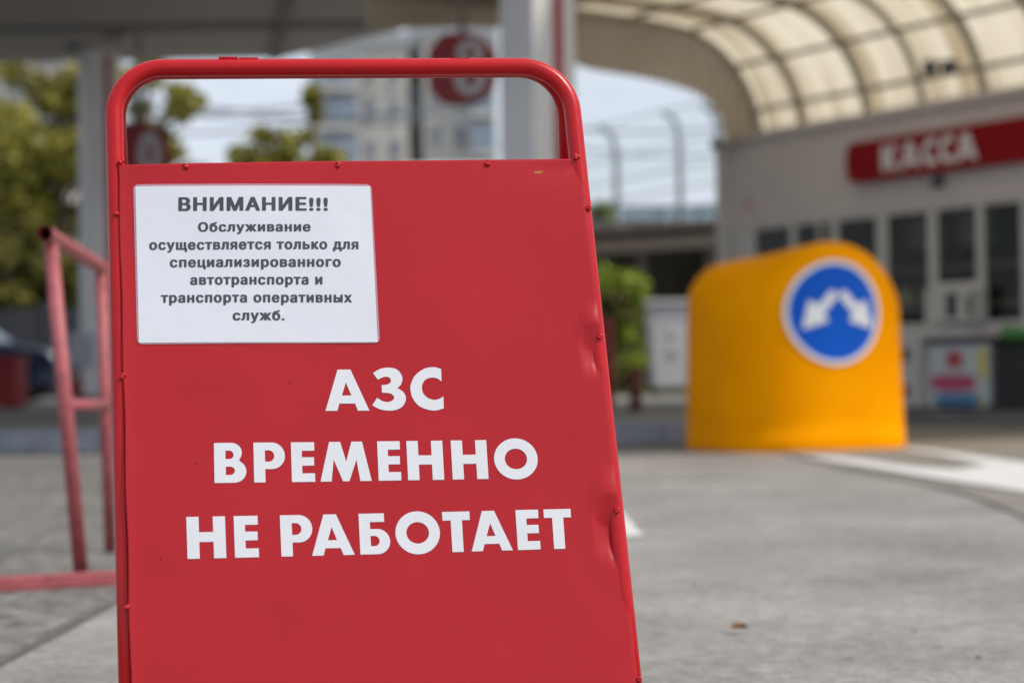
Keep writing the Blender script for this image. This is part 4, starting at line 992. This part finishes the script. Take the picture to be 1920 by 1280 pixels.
tree('shrub', 'bright green shrub in front of the timber shed', 'shrub', Vector((*tb(1180, 28.6).xy, PZ)), 1.9, .60, .30, M['leafb'], 3400, .05, 26, 'shrubs by the timber shed')
tree('shrub', 'dull green shrub close to the board edge', 'shrub', Vector((*tb(1138, 28).xy, PZ)), 1.5, .4, .15, M['leafd'], 2200, .05, 14, 'shrubs by the timber shed')
# grass strip at the shed
bm = bmesh.new()
for _ in range(2600):
    p = Vector((rnd.uniform(sx(1060), sx(1345)), rnd.uniform(28.0, 29.6), PZ)); h = rnd.uniform(.04, .13); a = rnd.uniform(0, math.pi); d = Vector((math.cos(a), math.sin(a), 0))*.02
    bm.faces.new([bm.verts.new(p-d), bm.verts.new(p+d), bm.verts.new(p+Vector((rnd.uniform(-.04, .04), rnd.uniform(-.04, .04), h)))])
tag(obj('grass', bm, M['grass'], recalc=False), 'strip of short grass at the timber shed', 'grass', kind='stuff')

# ------------------------------------------------------------------ far apartment towers
def tower(label, px0, px1, ytop, Y, mw, bays, floors, glassbays=(), depth=14):
    x0, x1 = P(px0, 640, Y).x, P(px1, 640, Y).x; zt = P((px0+px1)/2, ytop, Y).z
    r_ = root('apartment_tower', Vector(((x0+x1)/2, Y, 0)), label, 'tower block', 'far apartment towers')
    bm = bmesh.new(); box(bm, ((x0+x1)/2, Y+depth/2, zt/2), (x1-x0, depth, zt)); wl = obj('wall', bm, mw, r_)
    bm = bmesh.new(); box(bm, ((x0+x1)/2, Y+depth/2, zt+.5), (x1-x0+.4, depth+.4, 1.0)); box(bm, ((x0+x1)/2+1, Y+depth/2, zt+2), (3.5, 4, 2)); obj('parapet', bm, M['greyb'], r_)
    fh = 3.0; bw = (x1-x0)/bays
    for f in range(floors):
        zc = zt-1.7-f*fh
        if zc < 6: break
        for b in range(bays):
            cx = x0+bw*(b+.5)
            if b in glassbays:
                bm = bmesh.new(); box(bm, (cx, Y-.6, zc-.1), (bw*.94, 1.2, fh*.62)); o = obj('balcony', bm, M['farglass'], r_)
                bm = bmesh.new(); box(bm, (cx, Y-.68, zc-fh*.43-.1), (bw*.98, 1.36, .5)); obj('slab', bm, M['pvc'], o)
            else:
                bm = bmesh.new(); box(bm, (cx, Y-.02, zc), (bw*.46, .12, 1.5)); o = obj('window', bm, M['hazewin'], r_)
                bm = bmesh.new(); box(bm, (cx, Y-.1, zc-.82), (bw*.56, .25, .12)); obj('sill', bm, M['pvc'], o)
tower('tall beige tower with blue glazed balconies on its left half', 588, 768, 92, 150, M['beige'], 4, 9, (0, 1))
tower('grey tower bay set back between the two beige towers', 768, 800, 84, 158, M['greyb'], 1, 9, (0,))
tower('beige tower behind the red numeral 8 sign', 800, 935, 70, 152, M['beige'], 3, 9, (2,))
tower('pale tower showing through the trees at the far left', -120, 132, 60, 170, M['beige'], 4, 9, (1,))

# ------------------------------------------------------------------ small litter on the ground
bm = bmesh.new(); c = G(1380, 1180, .016)
pts = [(-.022, 0), (-.012, .012), (.004, .016), (.02, .008), (.027, 0), (.018, -.009), (0, -.013), (-.013, -.009)]
rim = [bm.verts.new(c+Vector((x, y, .008+.25*abs(y)+.006*math.sin(x*150)))) for x, y in pts]; cv = bm.verts.new(c+Vector((0, 0, .003)))
for i in range(8): bm.faces.new((cv, rim[i], rim[(i+1) % 8]))
tag(solo(obj('fallen_leaf', bm, M['leaf']), c), 'curled dry brown leaf on the grey ground right of the board', 'leaf')
PB = [(1715, 1182), (1440, 1120), (1835, 1230), (1300, 1095)]
for i, (x, y) in enumerate(PB):
    bm = bmesh.new(); c = G(x, y, .012); s = rnd.uniform(.003, .0055); sphere(bm, c, (s, s*.8, s*.6), 8, 6)
    for v in bm.verts: v.co += Vector((rnd.uniform(-1, 1), rnd.uniform(-1, 1), rnd.uniform(-1, 1)))*s*.12
    tag(solo(obj('pebble', bm, M['patch']), c), 'tiny grey pebble lying on the concrete ground', 'pebble', 'pebbles on the ground')
